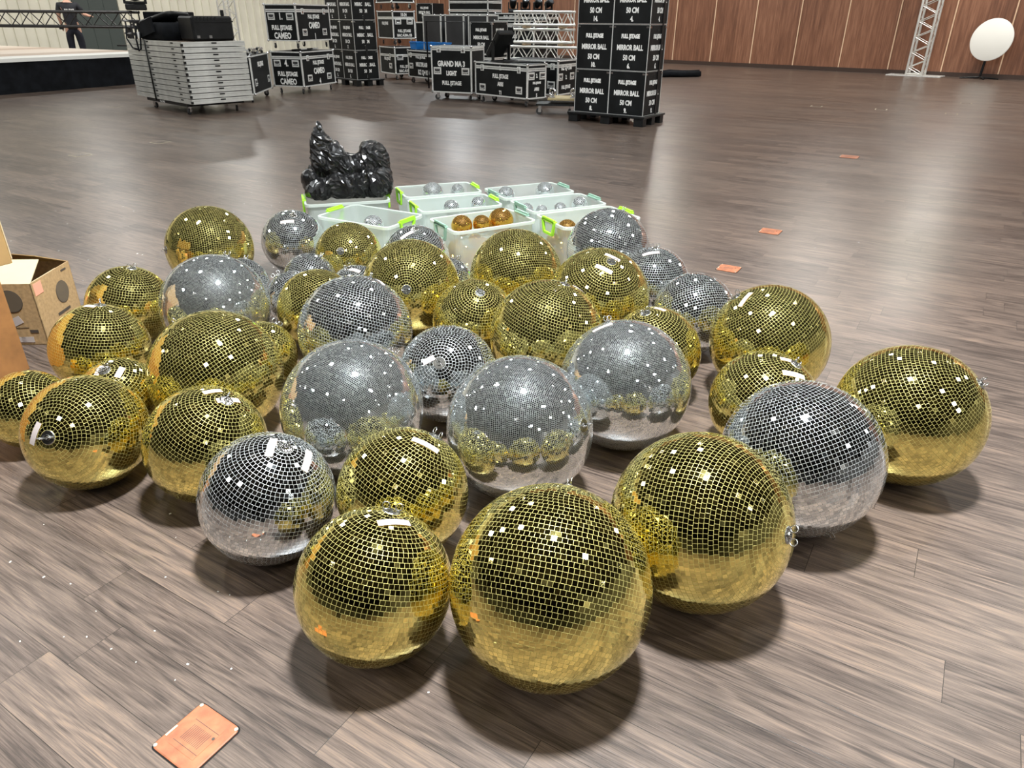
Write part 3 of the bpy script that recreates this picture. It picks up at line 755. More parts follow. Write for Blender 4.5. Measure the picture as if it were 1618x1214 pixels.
for r_ in range(3):
    for c_ in range(2):
        ball_box(MX, MAZ, c_, 0.147+r_*0.636, nums[r_][c_], 'black mirror ball box numbered %s in the %s row of the big front stack' % (nums[r_][c_].strip('.'), lev[r_]), 'boxes of the big front stack')
b = MB()
for yy in (0.0,):
    b.box((0.42, -0.014, 0.14), (0.47, -0.008, 2.06), BLACKB)
tag(b.build('ratchet_strap', None, (MX[0], MX[1], 0), R(MAZ-90)), 'black strap running down the side of the big front box stack', 'strap')
DX, DAZ = (-3.72, 18.3), 132
dl = Vector((math.cos(R(DAZ)), math.sin(R(DAZ)), 0)); dr = Vector((math.sin(R(DAZ)), -math.cos(R(DAZ)), 0))
p_ = Vector((*DX, 0))-dl*0.05-dr*0.06
pallet((p_.x, p_.y), DAZ, 1.32, 0.78, 'black plastic pallet under the rear stack of mirror ball boxes')
nums = [('5.', '1.'), ('7.', '1.'), ('2.', '2.')]
for r_ in range(3):
    for c_ in range(2):
        ball_box(DX, DAZ, c_, 0.147+r_*0.636, nums[r_][c_], 'black mirror ball box in the rear stack behind the numbered cases, %s row, %s' % (lev[r_].split()[0], ['near corner', 'far left'][c_]), 'boxes of the rear stack')
b = MB(); b.box((0.28, -0.012, 0.14), (0.33, -0.006, 2.06), BLACKB)
tag(b.build('ratchet_strap', None, (DX[0], DX[1], 0), R(DAZ-90)), 'black strap running down the middle of the rear box stack', 'strap')

aura_R = [('10-24', 0.10, 0.86), (FS, 0.085, 0.28), ('MAC AURA XB', 0.085, 0.12)]
EX = (-3.1, 20.25)
flight_case(EX, 123, 0.95, 0.62, 0.14, 0.79, 'black flight case on the floor under the case marked 10-24', [(FS, 0.09, 0.55)], [(FS, 0.085, 0.28), ('MAC AURA XB', 0.085, 0.12)], lid=0.2, latL=(0.3,), hanL=((0.3, 0.3),), hanR=((0.24, 0.62), (0.76, 0.62)))
flight_case(EX, 123, 0.95, 0.62, 0.98, 1.62, 'black flight case marked 10-24, middle of its stack', [(FS, 0.09, 0.55)], aura_R, lid=0.16, hanR=((0.24, 0.62), (0.76, 0.62)))
flight_case(EX, 123, 0.95, 0.62, 1.80, 2.3, 'topmost black flight case above the one marked 10-24, cut by the picture edge', None, None, lid=0.12)
flight_case((-2.67, 19.56), 40, 0.6, 1.15, 0.14, 0.76, 'low black flight case carrying the blue crates, left of the tall case', None, [(FS, 0.10, 0.76, 0.5), ('MULTIFLASH', 0.13, 0.48, 0.55), ('RZ Q+100', 0.15, 0.2, 0.6)], lid=0.1, latR=(0.13,), hanR=((0.13, 0.42),))
flight_case((-1.65, 15.47), 68, 0.6, 0.88, 0.14, 0.99, 'tall flight case lettered LIGHT, left of the long low case', None, [('GRAND MA 3', 0.135, 0.62), ('LIGHT', 0.11, 0.42), (FS, 0.10, 0.21)], lid=0.05, latR=(0.2, 0.8), hanR=((0.15, 0.47), (0.85, 0.47)))
flight_case((0.24, 14.1), 135, 1.42, 0.5, 0.14, 0.735, 'long low flight case numbered 2 in front of the silver trusses', [('2.', 0.10, 0.84), (FS, 0.10, 0.6), ('ARRI', 0.10, 0.37), ('T1', 0.09, 0.12)], [('2.', 0.09, 0.66), (FS, 0.05, 0.46), ('ARRI', 0.08, 0.28), ('5', 0.08, 0.1)], lid=0.09, latL=(0.15, 0.85), hanL=((0.15, 0.24), (0.85, 0.24)), hanR=((0.2, 0.66), (0.8, 0.66)))
flight_case((0.84, 14.87), 148, 1.2, 0.8, 0.14, 0.77, 'flight case partly hidden behind the left edge of the big front box stack', None, [('RZ Q+100', 0.13, 0.78, 0.42), ('2.', 0.1, 0.5, 0.42), (FS, 0.085, 0.22, 0.42)], lid=0.1, latL=(0.1,), hanL=((0.12, 0.3),), hanR=((0.13, 0.52), (0.72, 0.52)))
# case carrying a mirror ball box, and rows of tall cases further back
flight_case((-0.47, 17.5), 150, 1.2, 0.62, 0.14, 0.76, 'low flight case behind the long one, carrying a single mirror ball box', None, None, lid=0.1)
ball_box((-0.5, 17.53), 146, 0, 0.766, '3.', 'single black mirror ball box standing behind the tilted moving light', 'single mirror ball box', h=0.63)
PANEL = noisy('grey_panel', (0.035, 0.035, 0.037), 0.5, 0, 0.2, 3)
for k, (px_, py_) in enumerate(((-2.55, 22.1), (-1.9, 21.75), (-1.25, 21.4))):
    flight_case((px_, py_), 62, 0.6, 0.6, 0.14, 1.55, 'tall grey panelled case with silver edges, %s of three in the back row' % ['left', 'middle', 'right'][k], None, None, lid=0, front_panel=PANEL, edge=0.035)
flight_case((-0.55, 21.3), 62, 0.8, 1.2, 0.14, 1.42, 'wide black road case at the rear, left of the trusses', None, [(FS, 0.1, 0.9), ('230 S', 0.12, 0.7)], lid=0.1, edge=0.035)
flight_case((-1.9, 23.2), 62, 0.8, 1.3, 1.66, 1.95, 'flat flight case lying on top of the back row of cases', None, None, lid=0.08, casters=False)
flight_case((-1.9, 23.2), 62, 0.8, 1.3, 0.14, 1.65, 'black case row at the very back carrying the flat case', None, None, lid=0.1)
flight_case((-0.55, 22.6), 62, 0.8, 1.6, 0.14, 1.60, 'black case at the very back carrying small lamp heads', None, [(FS, 0.1, 0.93, 0.3)], lid=0.12)
ball_box((-3.0, 24.5), 60, 0, 1.35, '2.', 'black mirror ball box high up at the very back', 'rear high box', h=0.5)
flight_case((-3.05, 24.4), 60, 0.8, 0.8, 0.14, 1.345, 'black road case at the very back under a mirror ball box', None, None, lid=0)

def moving_light(x, y, z, rz, label, s=1.0, tilt=50, group=None):
    e = empty('moving_light', (x, y, z), label, 'stage light', group, rz)
    b = MB(); b.box((-0.17*s, -0.13*s, 0), (0.17*s, 0.13*s, 0.10*s), BLACKB, None, 0.015*s); b.build('base', e)
    b = MB(); b.box((-0.19*s, -0.04*s, 0.10*s), (0.19*s, 0.04*s, 0.14*s), BLACKB, None, 0.008*s)
    for sx in (-1, 1): b.box((sx*0.17*s-0.02*s, -0.04*s, 0.12*s), (sx*0.17*s+0.02*s, 0.04*s, 0.36*s), BLACKB, None, 0.008*s)
    b.build('yoke', e)
    T = Matrix.Translation((0, 0, 0.32*s)) @ Matrix.Rotation(R(tilt), 4, 'X')
    b = MB(); b.lathe([(0.05*s, -0.17*s), (0.10*s, -0.15*s), (0.125*s, -0.02*s), (0.135*s, 0.10*s), (0.13*s, 0.16*s)], BLACKB, 20, T)
    h_ = b.build('lamp_head', e)
    b = MB(); b.lathe([(0.118*s, 0.16*s), (0.118*s, 0.164*s), (0.06*s, 0.172*s), (0.001, 0.174*s)], mat('lens_glass', (0.1, 0.11, 0.12), 0.08, 0.2), 20, T); b.build('lens', h_)
    return e
# the big LED washer lying tilted on the long case
e = empty('stage_washer', (-0.28, 15.0, 0.745), 'large black stage light propped up at an angle on the long low case', 'stage light', None, R(-45))
b = MB(); T = Matrix.Translation((0, 0, 0.30)) @ Matrix.Rotation(R(38), 4, 'Y')
b.box((-0.05, -0.2, -0.27), (0.06, 0.2, 0.27), BLACKB, T, 0.02); b.build('lamp_housing', e)
b = MB(); b.box((-0.056, -0.18, -0.24), (-0.051, 0.18, 0.25), STEEL, T); b.build('front_plate', e)
b = MB()
for s_ in (-1, 1): b.box((0.0, s_*0.21-0.012, 0.0), (0.06, s_*0.21+0.012, 0.36), BLACKB)
b.box((-0.02, -0.22, -0.003), (0.10, 0.22, 0.02), BLACKB); b.build('yoke', e)
b = MB(); b.path([(0.05, 0.05, 0.02), (0.2, 0.0, 0.015), (0.35, 0.08, 0.02), (0.5, 0.0, 0.014)], 0.02, BLACKB, 8); b.build('cable', e)
for k in range(3):
    b = MB(); b.tube((0.25+0.09*k, -0.2, 0.765), (0.95+0.05*k, 0.12, 0.765), 0.017, BLACKB if k != 1 else STEEL, 8)
    tag(b.build('steel_tube', None, (-0.28, 14.75+0.05*k, 0), R(-38)), 'short tube lying on top of the long low case, %s' % ['nearest', 'middle one', 'furthest'][k], 'tube', 'tubes on the long low case')
lamps_at = [(-1.5, 23.3, 1.955), (-0.95, 23.0, 1.955), (-0.05, 23.0, 1.605), (0.3, 22.85, 1.605), (0.65, 22.7, 1.605), (0.95, 22.55, 1.605)]
for k, (x, y, z) in enumerate(lamps_at):
    moving_light(x, y, z, R(-20+k*13), 'small black lamp head on top of the back row of cases', 0.75, 10+k*9, 'small lamp heads on the back row')
# blue crates on the multiflash case
for k, (x, y) in enumerate(((-2.45, 19.75), (-2.05, 19.45), (-1.72, 19.12))):
    e = empty('plastic_crate', (x, y, 0.765), 'blue plastic crate on the low case beside the tall one, %s' % ['leftmost', 'middle', 'rightmost'][k], 'crate', 'blue crates', R(-50))
    b = MB(); L_, W_, H_ = 0.32, 0.24, 0.17
    loft(b, [rrect(L_*0.9, W_*0.9, 0.02, 0, 3), rrect(L_, W_, 0.02, H_, 3), rrect(L_-0.012, W_-0.012, 0.02, H_, 3), rrect(L_*0.9-0.012, W_*0.9-0.012, 0.02, 0.006, 3)], BLUE, True, True); b.build('crate_body', e)
    b = MB(); loft(b, [rrect(L_, W_, 0.02, H_-0.025, 3), rrect(L_+0.02, W_+0.02, 0.02, H_-0.025, 3), rrect(L_+0.02, W_+0.02, 0.02, H_+0.002, 3), rrect(L_, W_, 0.02, H_+0.002, 3)], BLUE); b.build('crate_rim', e)
# black tubular frame
b = MB(); b.path([(0, 0, 0), (0, 0, 1.40), (0.95, 0, 1.40), (0.95, 0, 0)], 0.018, BLACKB, 8)
tag(b.build('tube_frame', None, (-2.0, 18.0, 0), R(-20)), 'black tubular frame standing behind the tall case lettered LIGHT', 'frame')

# ------------------------------------------------------------------ trusses
def truss_into(b, L, w, m, rc=0.025, rb=0.010, n=None, ends=True):
    """square lattice girder along +x from 0 to L, centred on y = z = 0"""
    h = w/2-rc; n = n or max(2, round(L/(w*0.95)))
    for y in (-h, h):
        for z in (-h, h): b.tube((0, y, z), (L, y, z), rc, m, 8)
    for i in range(n):
        a, c = L*i/n, L*(i+1)/n; mid = (a+c)/2
        for s in (-h, h):
            b.tube((a, s, -h), (mid, s, h), rb, m, 5); b.tube((mid, s, h), (c, s, -h), rb, m, 5)
            b.tube((a, -h, s), (mid, h, s), rb, m, 5); b.tube((mid, h, s), (c, -h, s), rb, m, 5)
    if ends:
        for x in (0.03, L-0.03):
            for s in (-h, h): b.tube((x, -h, s), (x, h, s), rb*1.3, m, 6); b.tube((x, s, -h), (x, s, h), rb*1.3, m, 6)
    return b
ALU = mat('satin_aluminium', (0.80, 0.79, 0.75), 0.35, 0.7)
ALUD = mat('black_truss', (0.03, 0.03, 0.032), 0.35, 0.3)
for k in range(5):
    b = truss_into(MB(), 1.27 if k != 2 else 1.8, 0.29, ALU, n=5)
    tag(b.build('truss_section', None, (0.02+(0.0 if k != 2 else -0.1), 16.85, 0.165+k*0.328), R(-20 + (k % 2)*2)),
        'silver square truss section, %s of the stack behind the long low case' % ['lowest', 'second from below', 'middle', 'second from top', 'top'][k], 'truss', 'stacked silver truss sections')
# battens between the stacked sections
for k in range(5):
    for s in (0.25, 1.05):
        x, y = 0.02+s*math.cos(R(-20)), 16.85+s*math.sin(R(-20)); z = 0.165+k*0.328-0.145
        b = MB(); b.box((-0.04, -0.17, -0.037), (0.04, 0.17, 0.0), mat('batten_wood', (0.30, 0.22, 0.13), 0.7))
        if k: tag(b.build('timber_spacer', None, (x, y, z), R(-20)), 'short timber spacer between two silver truss sections', 'spacer', 'truss spacers')
# truss tower against the wood wall
e = empty('truss_tower', (12.08, 23.34, 0), 'silver lattice tower standing on a flat base plate before the wood wall', 'truss tower', None, WALL_AZ)
b = MB(); b.box((-0.75, -0.34, 0), (0.75, 0.34, 0.025), DULLSTEEL, None, 0.004); b.build('base_plate', e)
b = truss_into(MB(), 4.5, 0.50, ALU, 0.036, 0.013, 11)
o = b.build('lattice_mast', e); o.rotation_euler = (0, R(-90), 0); o.location = (0, 0, 0.03)
# truss tower at the ribbed wall
e = empty('truss_tower', (-7.65, 21.3, 0), 'thin silver lattice tower at the ribbed wall behind the deck stack', 'truss tower', None, R(50))
b = MB(); b.box((-0.4, -0.4, 0), (0.4, 0.4, 0.02), DULLSTEEL); b.build('base_plate', e)
b = truss_into(MB(), 4.0, 0.36, ALU, 0.022, 0.009, 11); o = b.build('lattice_mast', e); o.rotation_euler = (0, R(-90), 0); o.location = (0, 0, 0.03)

# ------------------------------------------------------------------ transport dolly with upturned wheels
e = empty('transport_dolly', (0.62, 13.0, 0), 'low wooden dolly with wheels upturned on top, left of the big box stack', 'dolly', None, R(-8))
b = MB(); b.box((-0.05, 0, 0.24), (0.95, 0.55, 0.27), noisy('plywood', (0.36, 0.29, 0.15), 0.7, 0, 0.2, 8)); b.build('upper_board', e)
b = MB(); b.box((-0.25, 0.0, 0.15), (0.95, 0.5, 0.18), BLACKB)
b.build('lower_board', e)
for k, x in enumerate((-0.18, 0.35, 0.75)): caster_parts(e, x, 0.08, 0.0, 0.15, k)
for k, x in enumerate((0.02, 0.38, 0.74)):
    b = MB(); b.ring((x, 0.12, 0.36), (0.5, 1, 0), 0.055, 0.016, STEEL, None, 18, 8); c_ = b.build('upturned_wheel', e)
    b = MB(); b.box((x-0.05, 0.06, 0.272), (x+0.05, 0.18, 0.285), STEEL); b.box((x-0.012, 0.09, 0.28), (x+0.012, 0.15, 0.37), STEEL); b.build('fork', c_)
# black bundle by the wall
b = MB(); pts = [(0, 0, .09), (.25, .05, .12), (.6, 0, .10), (.9, .08, .09), (1.15, .02, .11)]
for dy, r in ((0, 0.10), (0.15, 0.085), (-0.12, 0.07)): b.path([(x, y+dy, z*0.8) for x, y, z in pts], r, CLOTHBLK, 8)
tag(b.build('cloth_bundle', None, (4.2, 22.1, 0), R(10)), 'rolled black cloth bundle on the floor near the wood wall', 'bundle')

# ------------------------------------------------------------------ round folding table tipped upright
e = empty('folding_table', (13.36, 22.15, 0), 'round white table tipped upright on its black foot before the wood wall', 'table', None, WALL_AZ)
T = Matrix.Translation((0.0, 0.0, 1.02)) @ Matrix.Rotation(R(-12), 4, 'Z') @ Matrix.Rotation(R(84), 4, 'X') @ Matrix.Diagonal((0.74, 0.74, 1, 1))
b = MB(); b.lathe([(0.72, -0.014), (0.735, -0.008), (0.735, 0.008), (0.72, 0.014)], mat('white_top', (0.84, 0.83, 0.78), 0.4), 64, T); b.build('table_top', e)
b = MB(); b.tube((-0.05, 0.12, 0.04), (0.0, 0.10, 1.0), 0.035, BLACKB, 12); b.build('pole', e)
b = MB()
for a in (0, 90, 180, 270):
    v = Vector((math.cos(R(a+20)), math.sin(R(a+20)), 0))*0.5; b.tube((-0.05, 0.05, 0.05), (-0.05+v.x, 0.05+v.y*0.6, 0.02), 0.028, BLACKB, 8, 0.018)
b.build('foot', e)

# ------------------------------------------------------------------ deck stack on its trolley
KX, KAZ, KL, KR = (-5.27, 12.43), 137, 2.2, 1.08
e = empty('deck_trolley', (KX[0], KX[1], 0), 'black wheeled trolley under the stack of stage decks', 'trolley', None, R(KAZ-90))
b = MB(); b.box((0.02, 0.25, 0.13), (KR-0.05, KL-0.35, 0.175), BLACKB)
b.build('frame', e)
b = MB(); b.text('FULL STAGE', 0.05, WHITEPAINT, onto_left(1.2, 0.152, -0.017)); b.build('lettering', e)
for x, y in ((0.1, 0.35), (KR-0.15, 0.35), (0.1, KL-0.45), (KR-0.15, KL-0.45)): caster_parts(e, x, y, 0, 0.13, x+y)
DECKM = noisy('deck_frame_aluminium', (0.66, 0.67, 0.64), 0.42, 0.55, 0.14, 5)
BIRCH = noisy('dark_deck_board', (0.10, 0.07, 0.05), 0.6, 0, 0.2, 8)
def deck_mesh():
    b = MB(); h = 0.078
    b.box((0.01, 0.01, 0.055), (KR-0.01, KL-0.01, h-0.001), BIRCH)
    for lo, hi in (((0, 0), (KR, 0.03)), ((0, KL-0.03), (KR, KL)), ((0, 0.03), (0.03, KL-0.03)), ((KR-0.03, 0.03), (KR, KL-0.03))):
        b.box((lo[0], lo[1], 0.004), (hi[0], hi[1], 0.05), DECKM); 
        b.box((lo[0], lo[1], 0.052), (hi[0], hi[1], h), DECKM); b.box((lo[0]+0.006, lo[1]+0.006, 0.048), (hi[0]-0.006, hi[1]-0.006, 0.054), INKBLK)
    return b.mesh('deck_frame')
def slot_mesh(f, c):
    b = MB(); T = (onto_left if f == 'L' else onto_right)(c, 0.055, 0.0); b.box((-0.045, -0.010, -0.005), (0.045, 0.010, 0.003), BLACKB, T); return b.mesh('lock_slot')
_dm = deck_mesh(); _sl = [slot_mesh('R', 0.54), slot_mesh('L', 0.35), slot_mesh('L', 1.3)]
b = MB(); b.box((-0.012, -0.012, 0.012), (0.02, 0.02, 0.05), BLACKB); _cr = b.mesh('corner_plug')
NAMES = ['lowest', 'second', 'third', 'fourth', 'fifth', 'sixth', 'seventh', 'eighth', 'ninth', 'tenth', 'topmost']
for k in range(11):
    z = 0.18+k*0.0855
    e = empty('stage_deck', (KX[0], KX[1], z), 'silver framed stage deck on the trolley, %s from below' % NAMES[k] if 0 < k < 10 else 'silver framed stage deck on the trolley, %s of the stack' % NAMES[k], 'stage deck', 'stacked stage decks', R(KAZ-90))
    link('deck_frame', _dm, e); link('corner_plug', _cr, e)
    for s_ in _sl: link('lock_slot', s_, e)
b = MB(); b.path([(-0.012, 1.38, 0.16), (-0.012, 1.38, 1.125)], 0.012, BLACKB, 6)
tag(b.build('ratchet_strap', None, (KX[0], KX[1], 0), R(KAZ-90)), 'black strap running down the left face of the deck stack', 'strap')
ZT = 0.18+11*0.0855
def on_deck(nm, label, cat): return empty(nm, (KX[0], KX[1], ZT), label, cat, None, R(KAZ-90))
e = on_deck('speaker_case', 'black ridged plastic case at the right end on top of the deck stack', 'case')
b = MB(); b.box((0.25, 0.05, 0), (0.95, 0.55, 0.36), BLACKB, None, 0.03); b.build('case_body', e)
b = MB()
for k in range(7): b.box((0.28+k*0.06, 0.042, 0.30), (0.30+k*0.06, 0.05, 0.35), BLACKB)
b.box((0.28, 0.038, 0.27), (0.95, 0.05, 0.29), BLACKB); b.build('ribs', e)
for x in (0.3, 0.5): b = MB(); b.box((x, 0.036, 0.04), (x+0.05, 0.048, 0.08), STEEL); b.build('latch', e)
b = MB(); b.box((0.85, 0.2, 0.36), (0.9, 0.25, 0.45), BLACKB, None, 0.01); b.build('knob', e)
e = on_deck('padded_bag', 'black cloth bag with an open flap lying in the middle of the deck stack top', 'bag')
b = MB(); loft(b, [rrect(0.75, 1.0, 0.08, 0, 5), rrect(0.78, 1.05, 0.1, 0.12, 5), rrect(0.74, 1.0, 0.1, 0.26, 5)], CLOTHBLK, True, True, True)
o = b.build('bag_body', e, (0.42, 1.15, 0))
b = MB(); T = Matrix.Translation((0.3, 1.15, 0.27)) @ Matrix.Rotation(R(-12), 4, 'X') @ Matrix.Rotation(R(15), 4, 'Z')
loft(b, [rrect(0.42, 0.8, 0.1, 0, 5), rrect(0.48, 0.86, 0.12, 0.03, 5), rrect(0.46, 0.84, 0.12, 0.07, 5), rrect(0.34, 0.70, 0.1, 0.07, 5), rrect(0.30, 0.64, 0.1, 0.01, 5)], BLACKB, True, True, True)
for i, v in enumerate(b.v): b.v[i] = tuple(T @ Vector(v))
b.build('moulded_lid', e)
b = MB(); b.box((-0.01, 0.9, 0.28), (0.02, 1.5, 0.50), CLOTHBLK, Matrix.Rotation(R(-10), 4, 'X')); b.build('flap', e)
e = on_deck('folded_stand', 'folded black metal stand with hanging straps at the left end of the deck stack top', 'stand')
b = MB()
for z in (0.05, 0.16, 0.25): b.path([(0.05, 1.74, z), (0.0, 2.15, z+0.03), (0.55, 2.2, z+0.02), (0.6, 1.76, z)], 0.016, ALUD, 6, True)
for y in (1.76, 1.9, 2.12): b.tube((0.03, y, 0.0), (0.03, y, 0.27), 0.014, ALUD, 6)
b.build('folded_frame', e)
b = MB(); b.path([(0.0, 1.62, 0.2), (-0.05, 1.6, 0.0), (-0.06, 1.55, -0.18), (-0.05, 1.48, -0.15), (-0.02, 1.45, 0.1)], 0.014, CLOTHBLK, 6)
b.path([(0.0, 2.05, 0.2), (-0.05, 2.0, 0.0), (-0.06, 1.8, -0.14), (-0.04, 1.62, -0.16)], 0.012, CLOTHBLK, 6); b.build('strap', e)
b = MB(); b.tube((-0.03, 1.5, 0.02), (-0.035, 1.5, 0.11), 0.022, WHITEPAINT, 10); b.build('white_tag', e)

# ------------------------------------------------------------------ stage with black skirt
SA = R(62.8); SX = Vector((-10.56, 15.65, 0)); su = Vector((math.cos(SA), math.sin(SA), 0)); SX = SX-su*9
e = empty('stage_platform', SX, 'low stage with pale wooden top and black skirt at the left', 'stage', None, SA)
b = MB(); b.box((0, 0.02, 0), (13.3, 8.4, 0.60), CLOTHBLK); b.build('skirt', e)
M_DECK = mat('pale_stage_boards', rough=0.5); t_, bs = nt(M_DECK)
tc = node(t_, 'ShaderNodeTexCoord'); sp = node(t_, 'ShaderNodeSeparateXYZ'); t_.links.new(tc.outputs['Object'], sp.inputs[0])
wn = node(t_, 'ShaderNodeTexWhiteNoise', noise_dimensions='1D'); t_.links.new(mth(t_, 'FLOOR', mth(t_, 'DIVIDE', sp.outputs[1], 1.0)), wn.inputs['W'])
t_.links.new(ramp(t_, wn.outputs['Value'], [(0.0, (0.42, 0.32, 0.25)), (0.5, (0.55, 0.46, 0.38)), (1.0, (0.66, 0.58, 0.50))]), bs.inputs['Base Color'])
b = MB(); b.box((0, 0.9, 0.60), (13.3, 8.4, 0.665), M_DECK); b.build('deck_boards', e)
b = MB(); b.box((-0.01, -0.01, 0.60), (13.31, 0.9, 0.67), mat('white_edge', (0.78, 0.78, 0.74), 0.45)); b.build('white_front_edge', e)

# black truss behind the stage on two stands, and the person beside it
TA = (-14.95, 23.4, 1.33); TB = (-10.9, 23.0, 1.33)
d_ = Vector(TB)-Vector(TA); L_ = d_.length+5.0
b = truss_into(MB(), L_, 0.46, ALUD, 0.04, 0.014, 12)
s0 = Vector(TA)-d_.normalized()*5.0
e = empty('black_truss', (s0.x, s0.y, 0), 'long black lattice truss held level above the far side of the stage', 'truss', None, math.atan2(d_.y, d_.x))
o = b.build('lattice_girder', e, (0, 0, 1.36))
for x in (0.6, L_-0.3):
    b = MB(); b.tube((x, 0, 0.665), (x, 0, 1.15), 0.05, ALUD, 8); b.box((x-0.3, -0.3, 0.667), (x+0.3, 0.3, 0.70), ALUD); b.build('support_post', e)
moving_light(TB[0]+0.1, TB[1]-0.1, 1.6, 0.4, 'black lamp with clamps on the right end of the black truss', 1.6, 20)
b = MB(); b.box((0.6, 0.35, 0), (1.9, 0.9, 0.9), CLOTHBLK, None, 0.02)
tag(b.build('covered_case', None, (TB[0]-0.6, TB[1]+0.1, 0.668), 0.1), 'black covered case on the stage below the end of the truss', 'case')

# large dark sliding door in the ribbed wall
wl0 = hall(0, LEN); 
def on_left(s, z=0.0): return wl0+E2*s+E1*0.1+Vector((0, 0, z))
b = MB(); b.box((0, -0.12, 0), (1.6, 0.0, 4.2), mat('door_grey', (0.060, 0.075, 0.068), 0.5)); 
for k in range(3): b.box((0.53*k+0.02, -0.135, 0), (0.53*k+0.06, -0.12, 4.2), mat('door_grey'))
tag(b.build('door_1', None, wl0+E2*32.28, WALL_AZ+R(90)), 'large dark grey sliding door in the ribbed wall', kind='structure')

# ------------------------------------------------------------------ floor sockets with orange lids
LIDM = noisy('worn_orange_lid', (0.33, 0.11, 0.048), 0.6, 0, 0.3, 28, 0.15)
LIDP = mat('worn_bare_metal', (0.45, 0.40, 0.30), 0.6, 0.2)
def floor_box(x, y, az, s, label, pale=False):
    e = empty('floor_socket', (x, y, 0), label, 'floor box', 'floor socket lids', az)
    b = MB(); h = s/2
    b.add([(px_, py_, 0.0012) for px_, py_, _ in rrect(s+0.006, s+0.006, s*0.1, 0, 5)][::1], [tuple(range(20))], LIDP if pale else INKBLK); b.build('frame', e)
    b = MB(); loft(b, [rrect(s, s, s*0.1, 0.001, 5), rrect(s, s, s*0.1, 0.004, 5), rrect(s-0.006, s-0.006, s*0.1, 0.0052, 5)] if not pale else [rrect(s*0.84, s*0.84, s*0.06, 0.001, 5), rrect(s*0.84, s*0.84, s*0.06, 0.003, 5)], M_FLOOR if pale else LIDM, False, True); l = b.build('lid', e)
    if pale: return e
    b = MB()
    b.box((-h*0.62, -h*0.62, 0.0052), (h*0.62, h*0.62, 0.0058), LIDM)
    for yy in (-0.22, 0.22): b.box((-h*0.6, yy*s-0.0006, 0.0058), (h*0.6, yy*s+0.0006, 0.0061), INK)
    for k in range(12): b.box((-h*0.45+k*h*0.075, -h*0.3, 0.0058), (-h*0.43+k*h*0.075, h*0.3, 0.0060), INK)
    b.build('ribbed_panel', l)
    for cx_, cy_ in ((1, 1), (-1, 1), (-1, -1), (1, -1)):
        b = MB(); b.tube((cx_*h*0.90, cy_*h*0.90, 0.004), (cx_*h*0.90, cy_*h*0.90, 0.0062), s*0.035, LIDP, 8); b.build('worn_corner', l)
    b = MB(); b.box((-h*0.96, -h*0.5, 0.0045), (-h*0.88, -h*0.05, 0.0062), LIDP); b.build('chipped_edge', l)
    b = MB(); b.tube((h*0.55, h*0.25, 0.005), (h*0.55, h*0.25, 0.0066), s*0.028, INK, 10); b.build('key_hole', l)
    return e
floor_box(-0.729, 1.089, AZ, 0.139, 'worn orange floor socket lid at the bottom left of the picture')
floor_box(1.455, 4.617, AZ, 0.139, 'orange floor socket lid just right of the rear silver mirror balls')
floor_box(2.04, 5.567, AZ, 0.155, 'orange floor socket lid, second one beyond the mirror balls')
floor_box(4.12, 9.04, AZ, 0.21, 'small orange looking floor socket lid further back on the open floor')
for k, (x, y) in enumerate(((-5.18, 8.78), (-4.66, 9.77), (5.86, 14.72), (6.9, 14.26), (7.88, 13.63), (-7.26, 13.8), (10.26, 22.15), (11.38, 21.57), (12.21, 20.58), (9.2, 15.5))):
    floor_box(x, y, AZ, 0.20, 'distant floor socket lid on the open floor, ' + ['left of the middle, nearer of two', 'left of the middle, further of two', 'leftmost of three in a slanted row', 'middle of three in a slanted row', 'right one of three in a slanted row', 'before the stage skirt', 'left of the lattice tower', 'below the lattice tower', 'below the round table', 'by the right edge'][k], True)

# ------------------------------------------------------------------ cardboard boxes at the left
def carton(x, y, az, wl, wr, h, z0, label, m=KRAFT, closed=True):
    e = empty('cardboard_box', (x, y, z0), label, 'cardboard box', None, R(az-90))
    b = MB(); t = 0.005
    if closed: b.box((0, 0, 0), (wr, wl, h), m, None, 0.003)
    else:
        for lo, hi in (((0, 0), (wr, t)), ((0, wl-t), (wr, wl)), ((0, 0), (t, wl)), ((wr-t, 0), (wr, wl))): b.box((*lo, 0), (*hi, h), m)
        b.box((0, 0, 0), (wr, wl, t), KRAFT_IN)
    b.build('box_body', e); return e
def plate(e, nm, pts, m, th=0.004):
    p = [Vector(q) for q in pts]; n = (p[1]-p[0]).cross(p[2]-p[0]).normalized()*th
    b = MB(); k = len(p); vs = p+[q+n for q in p]
    b.add(vs, [tuple(range(k))[::-1], tuple(range(k, 2*k))]+[(i, (i+1) % k, k+(i+1) % k, k+i) for i in range(k)], m); return b.build(nm, e)
M_SPECK = noisy('printed_board', (0.36, 0.235, 0.115), 0.8, 0, 0.2, 60)
c1 = carton(-2.36, 3.30, 183, 0.33, 0.37, 0.325, 0, 'open printed cardboard box with a dark round speaker picture on each side', M_SPECK, False)
WL, WR, HH = 0.33, 0.37, 0.325
plate(c1, 'flap', [(0.0, 0.0, HH), (0.0, WL, HH), (0.19, WL, HH+0.065), (0.19, 0.04, HH+0.065)], CREAM)
plate(c1, 'flap', [(WR, 0.0, HH), (WR-0.10, 0.10, HH+0.06), (WR-0.06, WL, HH+0.07), (WR, WL, HH)], KRAFT)
plate(c1, 'flap', [(0.02, WL, HH), (WR-0.02, WL, HH), (WR-0.05, WL-0.08, HH+0.07), (0.05, WL-0.08, HH+0.07)], KRAFT)
plate(c1, 'inner_flap', [(0.0, 0.01, HH-0.005), (WR*0.7, 0.01, HH-0.005), (WR*0.6, 0.07, HH-0.06), (0.01, 0.07, HH-0.06)], CREAM)
GRILL = mat('grille_print', (0.10, 0.075, 0.05), 0.8)
